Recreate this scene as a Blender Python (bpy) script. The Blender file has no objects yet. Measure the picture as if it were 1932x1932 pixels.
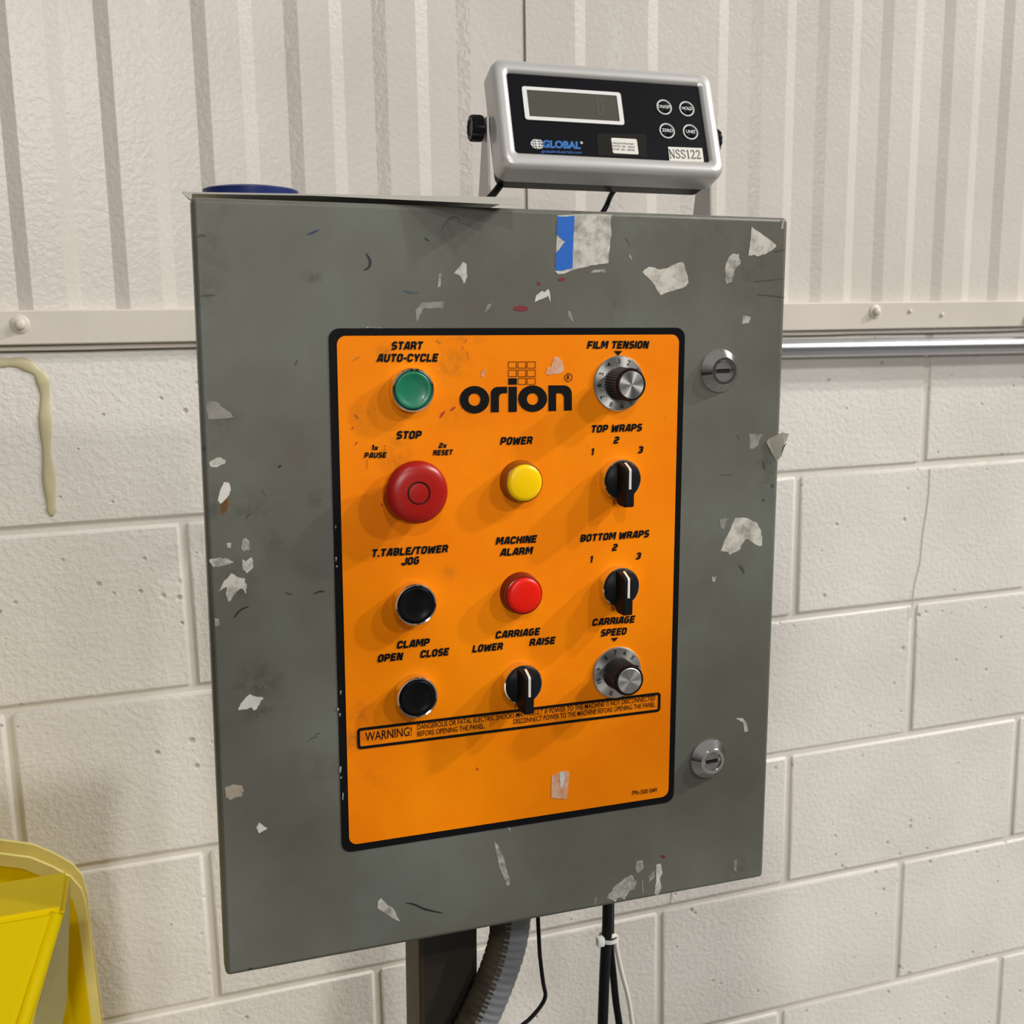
import bpy, bmesh, math, random
from mathutils import Matrix, Vector, Euler
random.seed(7)
S = bpy.context.scene
COL = S.collection
# ------------------------------------------------------------------ camera
ZF = 1.4224            # height of the top of the block courses above the floor
K = 0.83               # size of one cabinet-frame unit in metres
FPX = 2160.75
CAM = Vector((-0.46213586, -1.33841925, 0.0453199 + ZF))
RC = Matrix(((0.94606277, 0.31521436, 0.07486754),
             (-0.32363099, 0.93023041, 0.17301554),
             (-0.01510708, -0.18791301, 0.98206949)))     # columns: right, forward, up
cam_data = bpy.data.cameras.new('camera')
cam = bpy.data.objects.new('camera', cam_data)
COL.objects.link(cam)
r, f, u = RC.col[0], RC.col[1], RC.col[2]
m3 = Matrix((r, u, -f)).transposed()
cam.matrix_world = Matrix.Translation(CAM) @ m3.to_4x4()
cam_data.sensor_width = 36.0
cam_data.lens = 36.0 * FPX / 1932.0
cam_data.clip_start = 0.02
cam_data.dof.use_dof = True
cam_data.dof.focus_distance = 0.80
cam_data.dof.aperture_fstop = 15.0
S.camera = cam
# ------------------------------------------------------------------ world, lamps, exposure
S.view_settings.view_transform = 'Standard'
S.view_settings.look = 'None'
S.view_settings.gamma = 1.0
S.view_settings.exposure = 0.0
S.view_settings.use_curve_mapping = False
S.cycles.use_denoising = True
S.cycles.max_bounces = 6
w = bpy.data.worlds.new('hall_light')
S.world = w
w.use_nodes = True
nt = w.node_tree
bg = nt.nodes['Background']
tc = nt.nodes.new('ShaderNodeTexCoord')
sx = nt.nodes.new('ShaderNodeSeparateXYZ')
nt.links.new(tc.outputs['Generated'], sx.inputs[0])
mr = nt.nodes.new('ShaderNodeMapRange')
mr.inputs[1].default_value = -1.0
mr.inputs[2].default_value = 1.0
nt.links.new(sx.outputs[2], mr.inputs[0])
cr = nt.nodes.new('ShaderNodeValToRGB')
cr.color_ramp.elements[0].position = 0.40
cr.color_ramp.elements[0].color = (0.035, 0.033, 0.030, 1)
cr.color_ramp.elements[1].position = 0.80
cr.color_ramp.elements[1].color = (0.55, 0.53, 0.50, 1)
nt.links.new(mr.outputs[0], cr.inputs[0])
nt.links.new(cr.outputs[0], bg.inputs[0])
bg.inputs[1].default_value = 0.42


def lamp(name, target, d, power, size, color, length=None):
    """a high-bay lamp under the hall roof; its long side points away from the wall"""
    ld = bpy.data.lights.new(name, 'AREA')
    ld.shape = 'ELLIPSE'
    ld.size = size
    ld.size_y = length or size
    ld.energy = power
    ld.color = color
    o = bpy.data.objects.new(name, ld)
    COL.objects.link(o)
    o.location = Vector(target) + Vector(d)
    o.rotation_euler = (-Vector(d)).to_track_quat('-Z', 'Y').to_euler()
    return o


PC = (-0.21, -0.60, 1.30)
WARM = (1.0, 0.970, 0.925)
lamp('high_bay_lamp', PC, (8.1, -2.2, 5.0), 500, 0.28, WARM)
lamp('high_bay_lamp', PC, (5.6, -2.8, 4.8), 190, 0.28, WARM)
lamp('high_bay_lamp', PC, (5.7, -5.4, 4.5), 178, 0.28, WARM)
lamp('high_bay_lamp', PC, (-0.4, -6.2, 4.7), 92, 0.28, WARM)
lamp('high_bay_lamp', PC, (-1.8, -20.0, 4.2), 1050, 1.6, WARM, 2.8)  # far soft lamp, set low so the added figure shades the lower door

# ------------------------------------------------------------------ frames
RCAB = Matrix(((0.99964161, -0.01495704, 0.02220201),
               (0.01454582, 0.99972176, 0.01856919),
               (-0.02247357, -0.01823959, 0.99958104)))
CAB0 = Vector((-0.1557258, -0.4448555, -0.19802077 + ZF))
CABO = CAM + K * (CAB0 - CAM)
M_CAB = Matrix.Translation(CABO) @ RCAB.to_4x4() @ Matrix.Scale(K, 4)
M_W = Matrix.Identity(4)


def rot(yaw, pitch, roll):
    return (Matrix.Rotation(yaw, 4, 'Z') @ Matrix.Rotation(pitch, 4, 'X') @ Matrix.Rotation(roll, 4, 'Y'))


M_IND = M_CAB @ Matrix.Translation((0.1538, 0.1622, 0.4137)) @ rot(-0.0462, -0.3689, 0.0042)


def at(M, px, py, y=0.0):
    """the point of the plane y of the frame M that the photograph shows at the pixel (px, py)"""
    d = RC @ Vector(((px - 966.0) / FPX, 1.0, (966.0 - py) / FPX))
    Mi = M.inverted()
    c = Mi @ CAM
    e = (Mi.to_3x3() @ d)
    t = (y - c.y) / e.y
    return c + t * e


# ------------------------------------------------------------------ materials
MATS = {}


def new_mat(name):
    m = bpy.data.materials.new(name)
    m.use_nodes = True
    return m, m.node_tree, m.node_tree.nodes['Principled BSDF']


def N(t, kind, **kw):
    n = t.nodes.new(kind)
    for k, v in kw.items():
        if k.startswith('i'):
            n.inputs[int(k[1:])].default_value = v
        else:
            setattr(n, k, v)
    return n


def mat(name, col, rough=0.5, metal=0.0, bump=0.0, bscale=200.0, var=0.0, vscale=8.0, coat=0.0, spec=0.5, **kw):
    m, t, b = new_mat(name)
    b.inputs['Roughness'].default_value = rough
    b.inputs['Metallic'].default_value = metal
    b.inputs['Base Color'].default_value = (*col, 1)
    b.inputs['Specular IOR Level'].default_value = spec
    if coat:
        b.inputs['Coat Weight'].default_value = coat
    tcn = N(t, 'ShaderNodeTexCoord')
    if var:
        nz = N(t, 'ShaderNodeTexNoise')
        nz.inputs['Scale'].default_value = vscale
        nz.inputs['Detail'].default_value = 4
        t.links.new(tcn.outputs['Object'], nz.inputs['Vector'])
        rp = N(t, 'ShaderNodeValToRGB')
        rp.color_ramp.elements[0].position = .3
        rp.color_ramp.elements[1].position = .7
        rp.color_ramp.elements[0].color = (*[c * (1 - var) for c in col], 1)
        rp.color_ramp.elements[1].color = (*[min(1, c * (1 + var)) for c in col], 1)
        t.links.new(nz.outputs['Fac'], rp.inputs[0])
        t.links.new(rp.outputs[0], b.inputs['Base Color'])
    if bump:
        nz = N(t, 'ShaderNodeTexNoise')
        nz.inputs['Scale'].default_value = bscale
        nz.inputs['Detail'].default_value = 3
        t.links.new(tcn.outputs['Object'], nz.inputs['Vector'])
        bp = N(t, 'ShaderNodeBump')
        bp.inputs['Strength'].default_value = bump
        bp.inputs['Distance'].default_value = 0.001
        t.links.new(nz.outputs['Fac'], bp.inputs['Height'])
        t.links.new(bp.outputs[0], b.inputs['Normal'])
    MATS[name] = m
    return m


def block_mat():
    """glossy off-white paint over pitted concrete block"""
    m, t, b = new_mat('painted_block')
    geo = N(t, 'ShaderNodeNewGeometry')
    n1 = N(t, 'ShaderNodeTexNoise'); n1.inputs['Scale'].default_value = 5; n1.inputs['Detail'].default_value = 5
    t.links.new(geo.outputs['Position'], n1.inputs['Vector'])
    rp = N(t, 'ShaderNodeValToRGB')
    rp.color_ramp.elements[0].position = .32; rp.color_ramp.elements[0].color = (.65, .62, .575, 1)
    rp.color_ramp.elements[1].position = .62; rp.color_ramp.elements[1].color = (.73, .703, .662, 1)
    t.links.new(n1.outputs['Fac'], rp.inputs[0])
    # small dark pits that the paint did not fill
    v = N(t, 'ShaderNodeTexVoronoi'); v.inputs['Scale'].default_value = 42; v.inputs['Randomness'].default_value = 1
    t.links.new(geo.outputs['Position'], v.inputs['Vector'])
    n3 = N(t, 'ShaderNodeTexNoise'); n3.inputs['Scale'].default_value = 9
    t.links.new(geo.outputs['Position'], n3.inputs['Vector'])
    mr1 = N(t, 'ShaderNodeMapRange'); mr1.inputs[1].default_value = .42; mr1.inputs[2].default_value = .75; mr1.inputs[3].default_value = 0.03; mr1.inputs[4].default_value = .21
    t.links.new(n3.outputs['Fac'], mr1.inputs[0])
    lt = N(t, 'ShaderNodeMath', operation='DIVIDE'); t.links.new(v.outputs['Distance'], lt.inputs[0]); t.links.new(mr1.outputs[0], lt.inputs[1])
    pit = N(t, 'ShaderNodeMapRange'); pit.inputs[1].default_value = .5; pit.inputs[2].default_value = 1.3
    t.links.new(lt.outputs[0], pit.inputs[0])
    # relief: coarse aggregate + fine brush texture
    n2 = N(t, 'ShaderNodeTexNoise'); n2.inputs['Scale'].default_value = 150; n2.inputs['Detail'].default_value = 5; n2.inputs['Roughness'].default_value = .6; n2.inputs['Distortion'].default_value = .15
    t.links.new(geo.outputs['Position'], n2.inputs['Vector'])
    a1 = N(t, 'ShaderNodeMath', operation='MULTIPLY_ADD')
    t.links.new(pit.outputs[0], a1.inputs[0]); a1.inputs[1].default_value = .9; t.links.new(n2.outputs['Fac'], a1.inputs[2])
    bp = N(t, 'ShaderNodeBump'); bp.inputs['Strength'].default_value = .9; bp.inputs['Distance'].default_value = .0016
    t.links.new(a1.outputs[0], bp.inputs['Height'])
    t.links.new(bp.outputs[0], b.inputs['Normal'])
    mx = N(t, 'ShaderNodeMix', data_type='RGBA')
    mx.inputs['A'].default_value = (.50, .46, .40, 1)
    t.links.new(pit.outputs[0], mx.inputs['Factor']); t.links.new(rp.outputs[0], mx.inputs['B'])
    t.links.new(mx.outputs['Result'], b.inputs['Base Color'])
    b.inputs['Roughness'].default_value = .42
    MATS['block'] = m


def liner_mat():
    m, t, b = new_mat('painted_steel_liner')
    geo = N(t, 'ShaderNodeNewGeometry')
    n1 = N(t, 'ShaderNodeTexNoise'); n1.inputs['Scale'].default_value = 4; n1.inputs['Detail'].default_value = 4
    t.links.new(geo.outputs['Position'], n1.inputs['Vector'])
    rp = N(t, 'ShaderNodeValToRGB')
    rp.color_ramp.elements[0].position = .3; rp.color_ramp.elements[0].color = (.56, .52, .475, 1)
    rp.color_ramp.elements[1].position = .7; rp.color_ramp.elements[1].color = (.63, .595, .55, 1)
    t.links.new(n1.outputs['Fac'], rp.inputs[0]); t.links.new(rp.outputs[0], b.inputs['Base Color'])
    n2 = N(t, 'ShaderNodeTexNoise'); n2.inputs['Scale'].default_value = 170; n2.inputs['Detail'].default_value = 2; n2.inputs['Distortion'].default_value = .5
    t.links.new(geo.outputs['Position'], n2.inputs['Vector'])
    bp = N(t, 'ShaderNodeBump'); bp.inputs['Strength'].default_value = .38; bp.inputs['Distance'].default_value = .0012
    t.links.new(n2.outputs['Fac'], bp.inputs['Height']); t.links.new(bp.outputs[0], b.inputs['Normal'])
    b.inputs['Roughness'].default_value = .33
    MATS['liner'] = m


def spots_mat(name, base_a, base_b, rough, spots, dirt, vscale=6.0, bump=.12, scratch=True):
    """enamel with broad tonal variation and smudges of their own place and shape (cabinet frame)"""
    m, t, b = new_mat(name)
    tcn = N(t, 'ShaderNodeTexCoord')
    P = tcn.outputs['Object']
    n1 = N(t, 'ShaderNodeTexNoise'); n1.inputs['Scale'].default_value = vscale; n1.inputs['Detail'].default_value = 5; n1.inputs['Roughness'].default_value = .6
    t.links.new(P, n1.inputs['Vector'])
    rp = N(t, 'ShaderNodeValToRGB')
    rp.color_ramp.elements[0].position = .36; rp.color_ramp.elements[0].color = (*base_a, 1)
    rp.color_ramp.elements[1].position = .64; rp.color_ramp.elements[1].color = (*base_b, 1)
    t.links.new(n1.outputs['Fac'], rp.inputs[0])
    n2 = N(t, 'ShaderNodeTexNoise'); n2.inputs['Scale'].default_value = 90; n2.inputs['Detail'].default_value = 6; n2.inputs['Roughness'].default_value = .7
    t.links.new(P, n2.inputs['Vector'])
    br = N(t, 'ShaderNodeMapRange'); br.inputs[1].default_value = .38; br.inputs[2].default_value = .66
    t.links.new(n2.outputs['Fac'], br.inputs[0])
    acc = None
    for (x, z, rx, rz, st) in spots:
        s1 = N(t, 'ShaderNodeVectorMath', operation='SUBTRACT'); s1.inputs[1].default_value = (x, 0, z)
        t.links.new(P, s1.inputs[0])
        s2 = N(t, 'ShaderNodeVectorMath', operation='MULTIPLY'); s2.inputs[1].default_value = (1 / rx, 0, 1 / rz)
        t.links.new(s1.outputs[0], s2.inputs[0])
        s3 = N(t, 'ShaderNodeVectorMath', operation='LENGTH'); t.links.new(s2.outputs[0], s3.inputs[0])
        s4 = N(t, 'ShaderNodeMapRange'); s4.inputs[1].default_value = 1.0; s4.inputs[2].default_value = .1; s4.inputs[3].default_value = 0; s4.inputs[4].default_value = st
        t.links.new(s3.outputs['Value'], s4.inputs[0])
        if acc is None:
            acc = s4.outputs[0]
        else:
            ad = N(t, 'ShaderNodeMath', operation='MAXIMUM'); t.links.new(acc, ad.inputs[0]); t.links.new(s4.outputs[0], ad.inputs[1]); acc = ad.outputs[0]
    mu = N(t, 'ShaderNodeMath', operation='MULTIPLY'); t.links.new(acc, mu.inputs[0]); t.links.new(br.outputs[0], mu.inputs[1])
    mx = N(t, 'ShaderNodeMix', data_type='RGBA'); mx.inputs['B'].default_value = (*dirt, 1)
    t.links.new(mu.outputs[0], mx.inputs['Factor']); t.links.new(rp.outputs[0], mx.inputs['A'])
    # sparse specks
    vo = N(t, 'ShaderNodeTexVoronoi'); vo.inputs['Scale'].default_value = 34
    t.links.new(P, vo.inputs['Vector'])
    sp = N(t, 'ShaderNodeMapRange'); sp.inputs[1].default_value = .030; sp.inputs[2].default_value = .018
    t.links.new(vo.outputs['Distance'], sp.inputs[0])
    mx2 = N(t, 'ShaderNodeMix', data_type='RGBA'); mx2.inputs['B'].default_value = (*[c * .5 for c in dirt], 1)
    spm = N(t, 'ShaderNodeMath', operation='MULTIPLY'); spm.inputs[1].default_value = .45
    t.links.new(sp.outputs[0], spm.inputs[0])
    t.links.new(spm.outputs[0], mx2.inputs['Factor']); t.links.new(mx.outputs['Result'], mx2.inputs['A'])
    t.links.new(mx2.outputs['Result'], b.inputs['Base Color'])
    bp = N(t, 'ShaderNodeBump'); bp.inputs['Strength'].default_value = bump; bp.inputs['Distance'].default_value = .0005
    n4 = N(t, 'ShaderNodeTexNoise'); n4.inputs['Scale'].default_value = 260; t.links.new(P, n4.inputs['Vector'])
    t.links.new(n4.outputs['Fac'], bp.inputs['Height']); t.links.new(bp.outputs[0], b.inputs['Normal'])
    b.inputs['Roughness'].default_value = rough
    b.inputs['Specular IOR Level'].default_value = .12 if 'decal' in name else .3
    MATS[name] = m
    return m


def paper_mat(name, a, b_, lo, hi, scale=60.0):
    """torn paper backing and glue, mottled with dirt"""
    m, t, b = new_mat(name)
    tcn = N(t, 'ShaderNodeTexCoord')
    n1 = N(t, 'ShaderNodeTexNoise'); n1.inputs['Scale'].default_value = scale; n1.inputs['Detail'].default_value = 6; n1.inputs['Roughness'].default_value = .65
    t.links.new(tcn.outputs['Object'], n1.inputs['Vector'])
    rp = N(t, 'ShaderNodeValToRGB')
    rp.color_ramp.elements[0].position = lo; rp.color_ramp.elements[0].color = (*a, 1)
    rp.color_ramp.elements[1].position = hi; rp.color_ramp.elements[1].color = (*b_, 1)
    t.links.new(n1.outputs['Fac'], rp.inputs[0]); t.links.new(rp.outputs[0], b.inputs['Base Color'])
    bp = N(t, 'ShaderNodeBump'); bp.inputs['Strength'].default_value = .3; bp.inputs['Distance'].default_value = .0008
    t.links.new(n1.outputs['Fac'], bp.inputs['Height']); t.links.new(bp.outputs[0], b.inputs['Normal'])
    b.inputs['Roughness'].default_value = .8
    MATS[name] = m


def brushed_mat(name, axis='Y'):
    """turned aluminium: fine circular brushing round the knob's own axis"""
    m, t, b = new_mat(name)
    b.inputs['Base Color'].default_value = (.78, .77, .74, 1)
    b.inputs['Metallic'].default_value = 1
    b.inputs['Roughness'].default_value = .30
    b.inputs['Anisotropic'].default_value = .85
    tg = N(t, 'ShaderNodeTangent', direction_type='RADIAL', axis=axis)
    t.links.new(tg.outputs[0], b.inputs['Tangent'])
    MATS[name] = m


block_mat(); liner_mat()
mat('mortar', (.66, .625, .57), .45, bump=.7, bscale=90)
mat('rail_paint', (.60, .55, .485), .42, bump=.25, bscale=60, var=.06, vscale=6)
mat('grime', (.10, .085, .06), .8, var=.3, vscale=20)
mat('crack', (.42, .385, .33), .8)
mat('sealant', (.48, .43, .26), .5, var=.10, vscale=30)
mat('galvanised', (.56, .57, .60), .30, metal=1.0, bump=.05, bscale=40)
mat('floor_concrete', (.13, .125, .115), .45, var=.15, vscale=2)
mat('enclosure_grey', (.135, .14, .125), .42, var=.1, vscale=10)
mat('black_ink', (.006, .006, .006), .45, spec=0.12)
mat('border_black', (.007, .007, .008), .32, spec=0.12)
mat('grid_ink', (.07, .012, .004), .5)
mat('chrome', (.82, .81, .80), .09, metal=1.0)
mat('satin_steel', (.46, .44, .44), .32, metal=.9)
mat('slot_dark', (.02, .018, .015), .6, spec=0.12)
mat('green_plastic', (.006, .175, .085), .36, coat=.1)
mat('red_plastic', (.36, .007, .004), .32, spec=.4)
mat('red_lens', (.78, .010, .002), .35, spec=.3)
mat('yellow_lens', (.95, .60, .000), .30, spec=.3)
mat('dark_red_rim', (.17, .006, .004), .25)
mat('amber_rim', (.30, .085, .004), .22)
mat('black_plastic', (.010, .010, .011), .36, spec=0.12)
mat('button_black', (.006, .006, .007), .30, spec=0.12)
mat('knob_brown', (.010, .0065, .006), .45, spec=0.12)
mat('pointer_white', (.72, .69, .60), .5)
brushed_mat('turned_aluminium')
mat('indicator_silver', (.55, .54, .53), .34, metal=.35)
mat('indicator_back', (.03, .03, .03), .45)
mat('indicator_face', (.006, .006, .008), .30, spec=0.12)
mat('display_frame', (.70, .70, .69), .4)
mat('lcd', (.085, .083, .068), .25, spec=0.12)
mat('lcd_digit', (.055, .053, .043), .4)
mat('label_white', (.68, .66, .61), .55)
mat('logo_blue', (.006, .12, .42), .45)
mat('logo_white', (.72, .72, .72), .45)
mat('tape_blue', (.003, .115, .52), .5, var=.06, vscale=60)
mat('bracket_steel', (.40, .39, .375), .35, metal=.45)
mat('cable_black', (.008, .008, .009), .45, spec=0.12)
mat('card_cream', (.68, .665, .59), .6, bump=.05)
mat('blue_lid', (.006, .016, .10), .4, spec=.3)
mat('post_paint', (.040, .034, .027), .5, spec=.3, var=.15, vscale=12)
mat('conduit_grey', (.19, .195, .21), .5, var=.12, vscale=14)
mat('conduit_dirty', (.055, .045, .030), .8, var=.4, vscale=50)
mat('zip_white', (.60, .61, .57), .4)
mat('clear_strand', (.62, .57, .52), .4)
mat('sign_yellow', (.98, .72, .000), .5, spec=.08, var=.04, vscale=5)
mat('sign_edge_lit', (.86, .74, .24), .5, spec=.2, var=.1, vscale=12)  # brightened base colour stands in for light passing through the plastic
mat('rust', (.16, .065, .015), .8, var=.5, vscale=120)
mat('mark_black', (.012, .012, .016), .5)
mat('mark_blue', (.012, .025, .07), .5)
mat('mark_teal', (.05, .09, .10), .6)
mat('mark_red', (.20, .012, .018), .5)
mat('mark_red_orange', (.48, .03, .006), .5)
mat('scuff', (.065, .06, .047), .6)
mat('scuff_orange', (.36, .13, .01), .6)
mat('faint_patch', (.235, .225, .195), .7, var=.25, vscale=90)
paper_mat('paper', (.26, .25, .22), (.58, .56, .50), .36, .56, 70)
paper_mat('paper_clean', (.50, .49, .45), (.68, .66, .60), .3, .6, 40)
paper_mat('paper_thin', (.17, .17, .15), (.47, .455, .40), .36, .62, 110)
paper_mat('paper_beige', (.28, .24, .18), (.43, .375, .30), .3, .6, 50)
paper_mat('patch_pink', (.62, .24, .09), (.66, .44, .34), .35, .6, 90)


def dsp(px, py, rx, ry, st):
    p = at(M_CAB, px, py)
    return (p.x, p.z, rx / 2200., ry / 2200., st)


spots_mat('door_enamel', (.116, .110, .090), (.146, .156, .132), .40,
          [dsp(488, 1290, 60, 62, .85), dsp(395, 480, 45, 90, .55), dsp(390, 540, 40, 60, .6), dsp(600, 940, 26, 22, .8), dsp(590, 522, 24, 14, .8),
           dsp(485, 1345, 42, 30, .8), dsp(600, 1450, 90, 60, .35), dsp(470, 960, 70, 50, .55), dsp(515, 1030, 40, 60, .55), dsp(1420, 500, 60, 120, .45),
           dsp(1450, 900, 40, 90, .5), dsp(1160, 570, 30, 90, .4), dsp(408, 392, 40, 24, .6), dsp(1395, 1640, 60, 30, .5), dsp(860, 440, 90, 80, .35),
           dsp(405, 955, 24, 40, .8), dsp(450, 1100, 40, 50, .7), dsp(420, 790, 40, 30, .6), dsp(1330, 430, 160, 60, .30), dsp(1205, 410, 30, 8, .9),
           dsp(1100, 402, 90, 8, .8)],
          (.052, .048, .038))
spots_mat('decal_orange', (.89, .212, .000), (.96, .262, .000), .5,
          [dsp(850, 690, 50, 40, .55), dsp(725, 660, 24, 16, .5), dsp(745, 860, 40, 60, .55), dsp(665, 1395, 40, 30, .65), dsp(680, 1350, 40, 40, .5), dsp(850, 1080, 30, 20, .35),
           dsp(700, 790, 50, 50, .3), dsp(870, 640, 60, 14, .4), dsp(860, 780, 80, 40, .25), dsp(700, 1460, 60, 60, .2)],
          (.20, .085, .012), vscale=9, bump=.10)


# ------------------------------------------------------------------ mesh helpers
def obj(name, bm, material, parent=None, smooth=False, loc=None, **props):
    me = bpy.data.meshes.new(name)
    bm.normal_update()
    bm.to_mesh(me)
    bm.free()
    mm = material if isinstance(material, (list, tuple)) else [material]
    for k in mm:
        me.materials.append(MATS[k])
    if smooth:
        for p in me.polygons:
            p.use_smooth = True
        if smooth is not True:
            me.set_sharp_from_angle(angle=math.radians(smooth))
            tot = sum(p.area for p in me.polygons)
            for p in me.polygons:
                if p.area > .1 * tot:
                    p.use_smooth = False
    o = bpy.data.objects.new(name, me)
    COL.objects.link(o)
    if parent is not None:
        o.parent = parent
    if loc is not None:
        o.location = loc
    for k, v in props.items():
        o[k] = v
    return o


def empty(name, M, label, cat, group=None):
    o = bpy.data.objects.new(name, None)
    COL.objects.link(o)
    o.matrix_world = M
    o.empty_display_size = .05
    o['label'] = label
    o['category'] = cat
    if group:
        o['group'] = group
    return o


def box(bm, x0, x1, y0, y1, z0, z1, bev=0.0, seg=2):
    vs = [bm.verts.new((x, y, z)) for x in (x0, x1) for y in (y0, y1) for z in (z0, z1)]
    fs = [(0, 1, 3, 2), (4, 6, 7, 5), (0, 4, 5, 1), (2, 3, 7, 6), (0, 2, 6, 4), (1, 5, 7, 3)]
    ff = [bm.faces.new([vs[i] for i in q]) for q in fs]
    if bev:
        es = list({e for q in ff for e in q.edges})
        bmesh.ops.bevel(bm, geom=es, offset=bev, segments=seg, profile=.5, affect='EDGES')
    return vs


def prism(bm, pts, y0, y1):
    """outline in (x, z), extruded from y0 to y1 (y0 faces the viewer)"""
    a = [bm.verts.new((p[0], y0, p[1])) for p in pts]
    b = [bm.verts.new((p[0], y1, p[1])) for p in pts]
    n = len(pts)
    bm.faces.new(a)
    bm.faces.new(b[::-1])
    for i in range(n):
        j = (i + 1) % n
        bm.faces.new((a[j], a[i], b[i], b[j]))
    bmesh.ops.recalc_face_normals(bm, faces=bm.faces[:])
    return bm


def rrect(x0, x1, z0, z1, r, seg=6):
    pts = []
    for cx, cz, a0 in ((x1 - r, z1 - r, 0), (x0 + r, z1 - r, 90), (x0 + r, z0 + r, 180), (x1 - r, z0 + r, 270)):
        for i in range(seg + 1):
            a = math.radians(a0 + 90 * i / seg)
            pts.append((cx + r * math.cos(a), cz + r * math.sin(a)))
    return pts


def ring(bm, outer, inner, y0, y1):
    """frame between two outlines with the same number of points"""
    n = len(outer)
    oa = [bm.verts.new((p[0], y0, p[1])) for p in outer]
    ia = [bm.verts.new((p[0], y0, p[1])) for p in inner]
    ob = [bm.verts.new((p[0], y1, p[1])) for p in outer]
    ib = [bm.verts.new((p[0], y1, p[1])) for p in inner]
    for i in range(n):
        j = (i + 1) % n
        bm.faces.new((oa[i], oa[j], ia[j], ia[i]))
        bm.faces.new((oa[j], oa[i], ob[i], ob[j]))
        bm.faces.new((ia[i], ia[j], ib[j], ib[i]))
        bm.faces.new((ob[j], ob[i], ib[i], ib[j]))
    bmesh.ops.recalc_face_normals(bm, faces=bm.faces[:])


def lathe(bm, prof, seg=48, cx=0.0, cz=0.0, flute=0.0, nfl=0, mats=None):
    """profile (radius, out) turned round the y axis; out is towards the viewer (-y)"""
    rings = []
    for k, (rr, out) in enumerate(prof):
        if rr <= 1e-7:
            rings.append([bm.verts.new((cx, -out, cz))])
            continue
        row = []
        for i in range(seg):
            a = 2 * math.pi * i / seg
            q = rr
            if flute and nfl and k in flute[1]:
                q = rr - (flute[0] if (i * nfl * 2 // seg) % 2 else 0)
            row.append(bm.verts.new((cx + q * math.cos(a), -out, cz + q * math.sin(a))))
        rings.append(row)
    for k in range(len(rings) - 1):
        a, b = rings[k], rings[k + 1]
        for i in range(seg):
            j = (i + 1) % seg
            if len(a) == 1 and len(b) == 1:
                continue
            if len(a) == 1:
                fc = bm.faces.new((a[0], b[i], b[j]))
            elif len(b) == 1:
                fc = bm.faces.new((a[j], a[i], b[0]))
            else:
                fc = bm.faces.new((a[i], b[i], b[j], a[j]))
            if mats:
                fc.material_index = mats[k]
    bmesh.ops.recalc_face_normals(bm, faces=bm.faces[:])


def smooth_path(pts, n=8):
    P = [Vector(p) for p in pts]
    P = [2 * P[0] - P[1]] + P + [2 * P[-1] - P[-2]]
    out = []
    for i in range(1, len(P) - 2):
        for k in range(n):
            t = k / n
            a, b, c, d = P[i - 1], P[i], P[i + 1], P[i + 2]
            out.append(.5 * ((2 * b) + (c - a) * t + (2 * a - 5 * b + 4 * c - d) * t * t + (3 * b - a - 3 * c + d) * t ** 3))
    out.append(P[-2])
    return out


def tube(bm, pts, rad, seg=10, cap=True):
    """rad: a number or a function of the index"""
    rf = rad if callable(rad) else (lambda i: rad)
    n = len(pts)
    prev = None
    rows = []
    up = Vector((0.31, .2, .93)).normalized()
    for i, p in enumerate(pts):
        d = (pts[min(i + 1, n - 1)] - pts[max(i - 1, 0)]).normalized()
        if prev is None:
            a = d.cross(up).normalized()
        else:
            a = (prev - d * prev.dot(d)).normalized()
        prev = a
        b = d.cross(a)
        rows.append([bm.verts.new(p + (a * math.cos(2 * math.pi * k / seg) + b * math.sin(2 * math.pi * k / seg)) * rf(i)) for k in range(seg)])
    for i in range(n - 1):
        for k in range(seg):
            j = (k + 1) % seg
            bm.faces.new((rows[i][k], rows[i][j], rows[i + 1][j], rows[i + 1][k]))
    if cap:
        bm.faces.new(rows[0][::-1])
        bm.faces.new(rows[-1])
    bmesh.ops.recalc_face_normals(bm, faces=bm.faces[:])


def jag(pts, amt, sub=3, seed=1):
    """roughen a torn outline"""
    rnd = random.Random(seed)
    out = []
    n = len(pts)
    for i in range(n):
        a, b = pts[i], pts[(i + 1) % n]
        dx, dz = b[0] - a[0], b[1] - a[1]
        L = math.hypot(dx, dz) or 1e-6
        for k in range(sub):
            t = k / sub
            o = rnd.uniform(-amt, amt) if k else 0
            out.append((a[0] + dx * t - dz / L * o, a[1] + dz * t + dx / L * o))
    return out


# ------------------------------------------------------------------ setting: floor, block wall, liner panels
bm = bmesh.new(); box(bm, -4, 5, -6, 0.25, -.05, 0)
obj('floor', bm, 'floor_concrete', kind='structure')

BW, BH = .4064, .2032
bm = bmesh.new()
box(bm, -1.30, 1.90, .0030, .22, 0, ZF + .015)
wall = obj('wall_back', bm, 'mortar', kind='structure')


def block_mesh(wd, seed):
    rnd = random.Random(seed)
    b = bmesh.new()
    g = .0043
    box(b, g, wd - g, 0.0, .05, g, BH - g, bev=.0034, seg=2)
    for v in b.verts:
        if v.co.y < .03:
            v.co.x += rnd.uniform(-.0007, .0007); v.co.z += rnd.uniform(-.0007, .0007)
    me = bpy.data.meshes.new('block')
    b.normal_update(); b.to_mesh(me); b.free()
    me.materials.append(MATS['block'])
    me.set_sharp_from_angle(angle=math.radians(35))
    for p in me.polygons:
        p.use_smooth = p.area < .004
    return me


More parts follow.
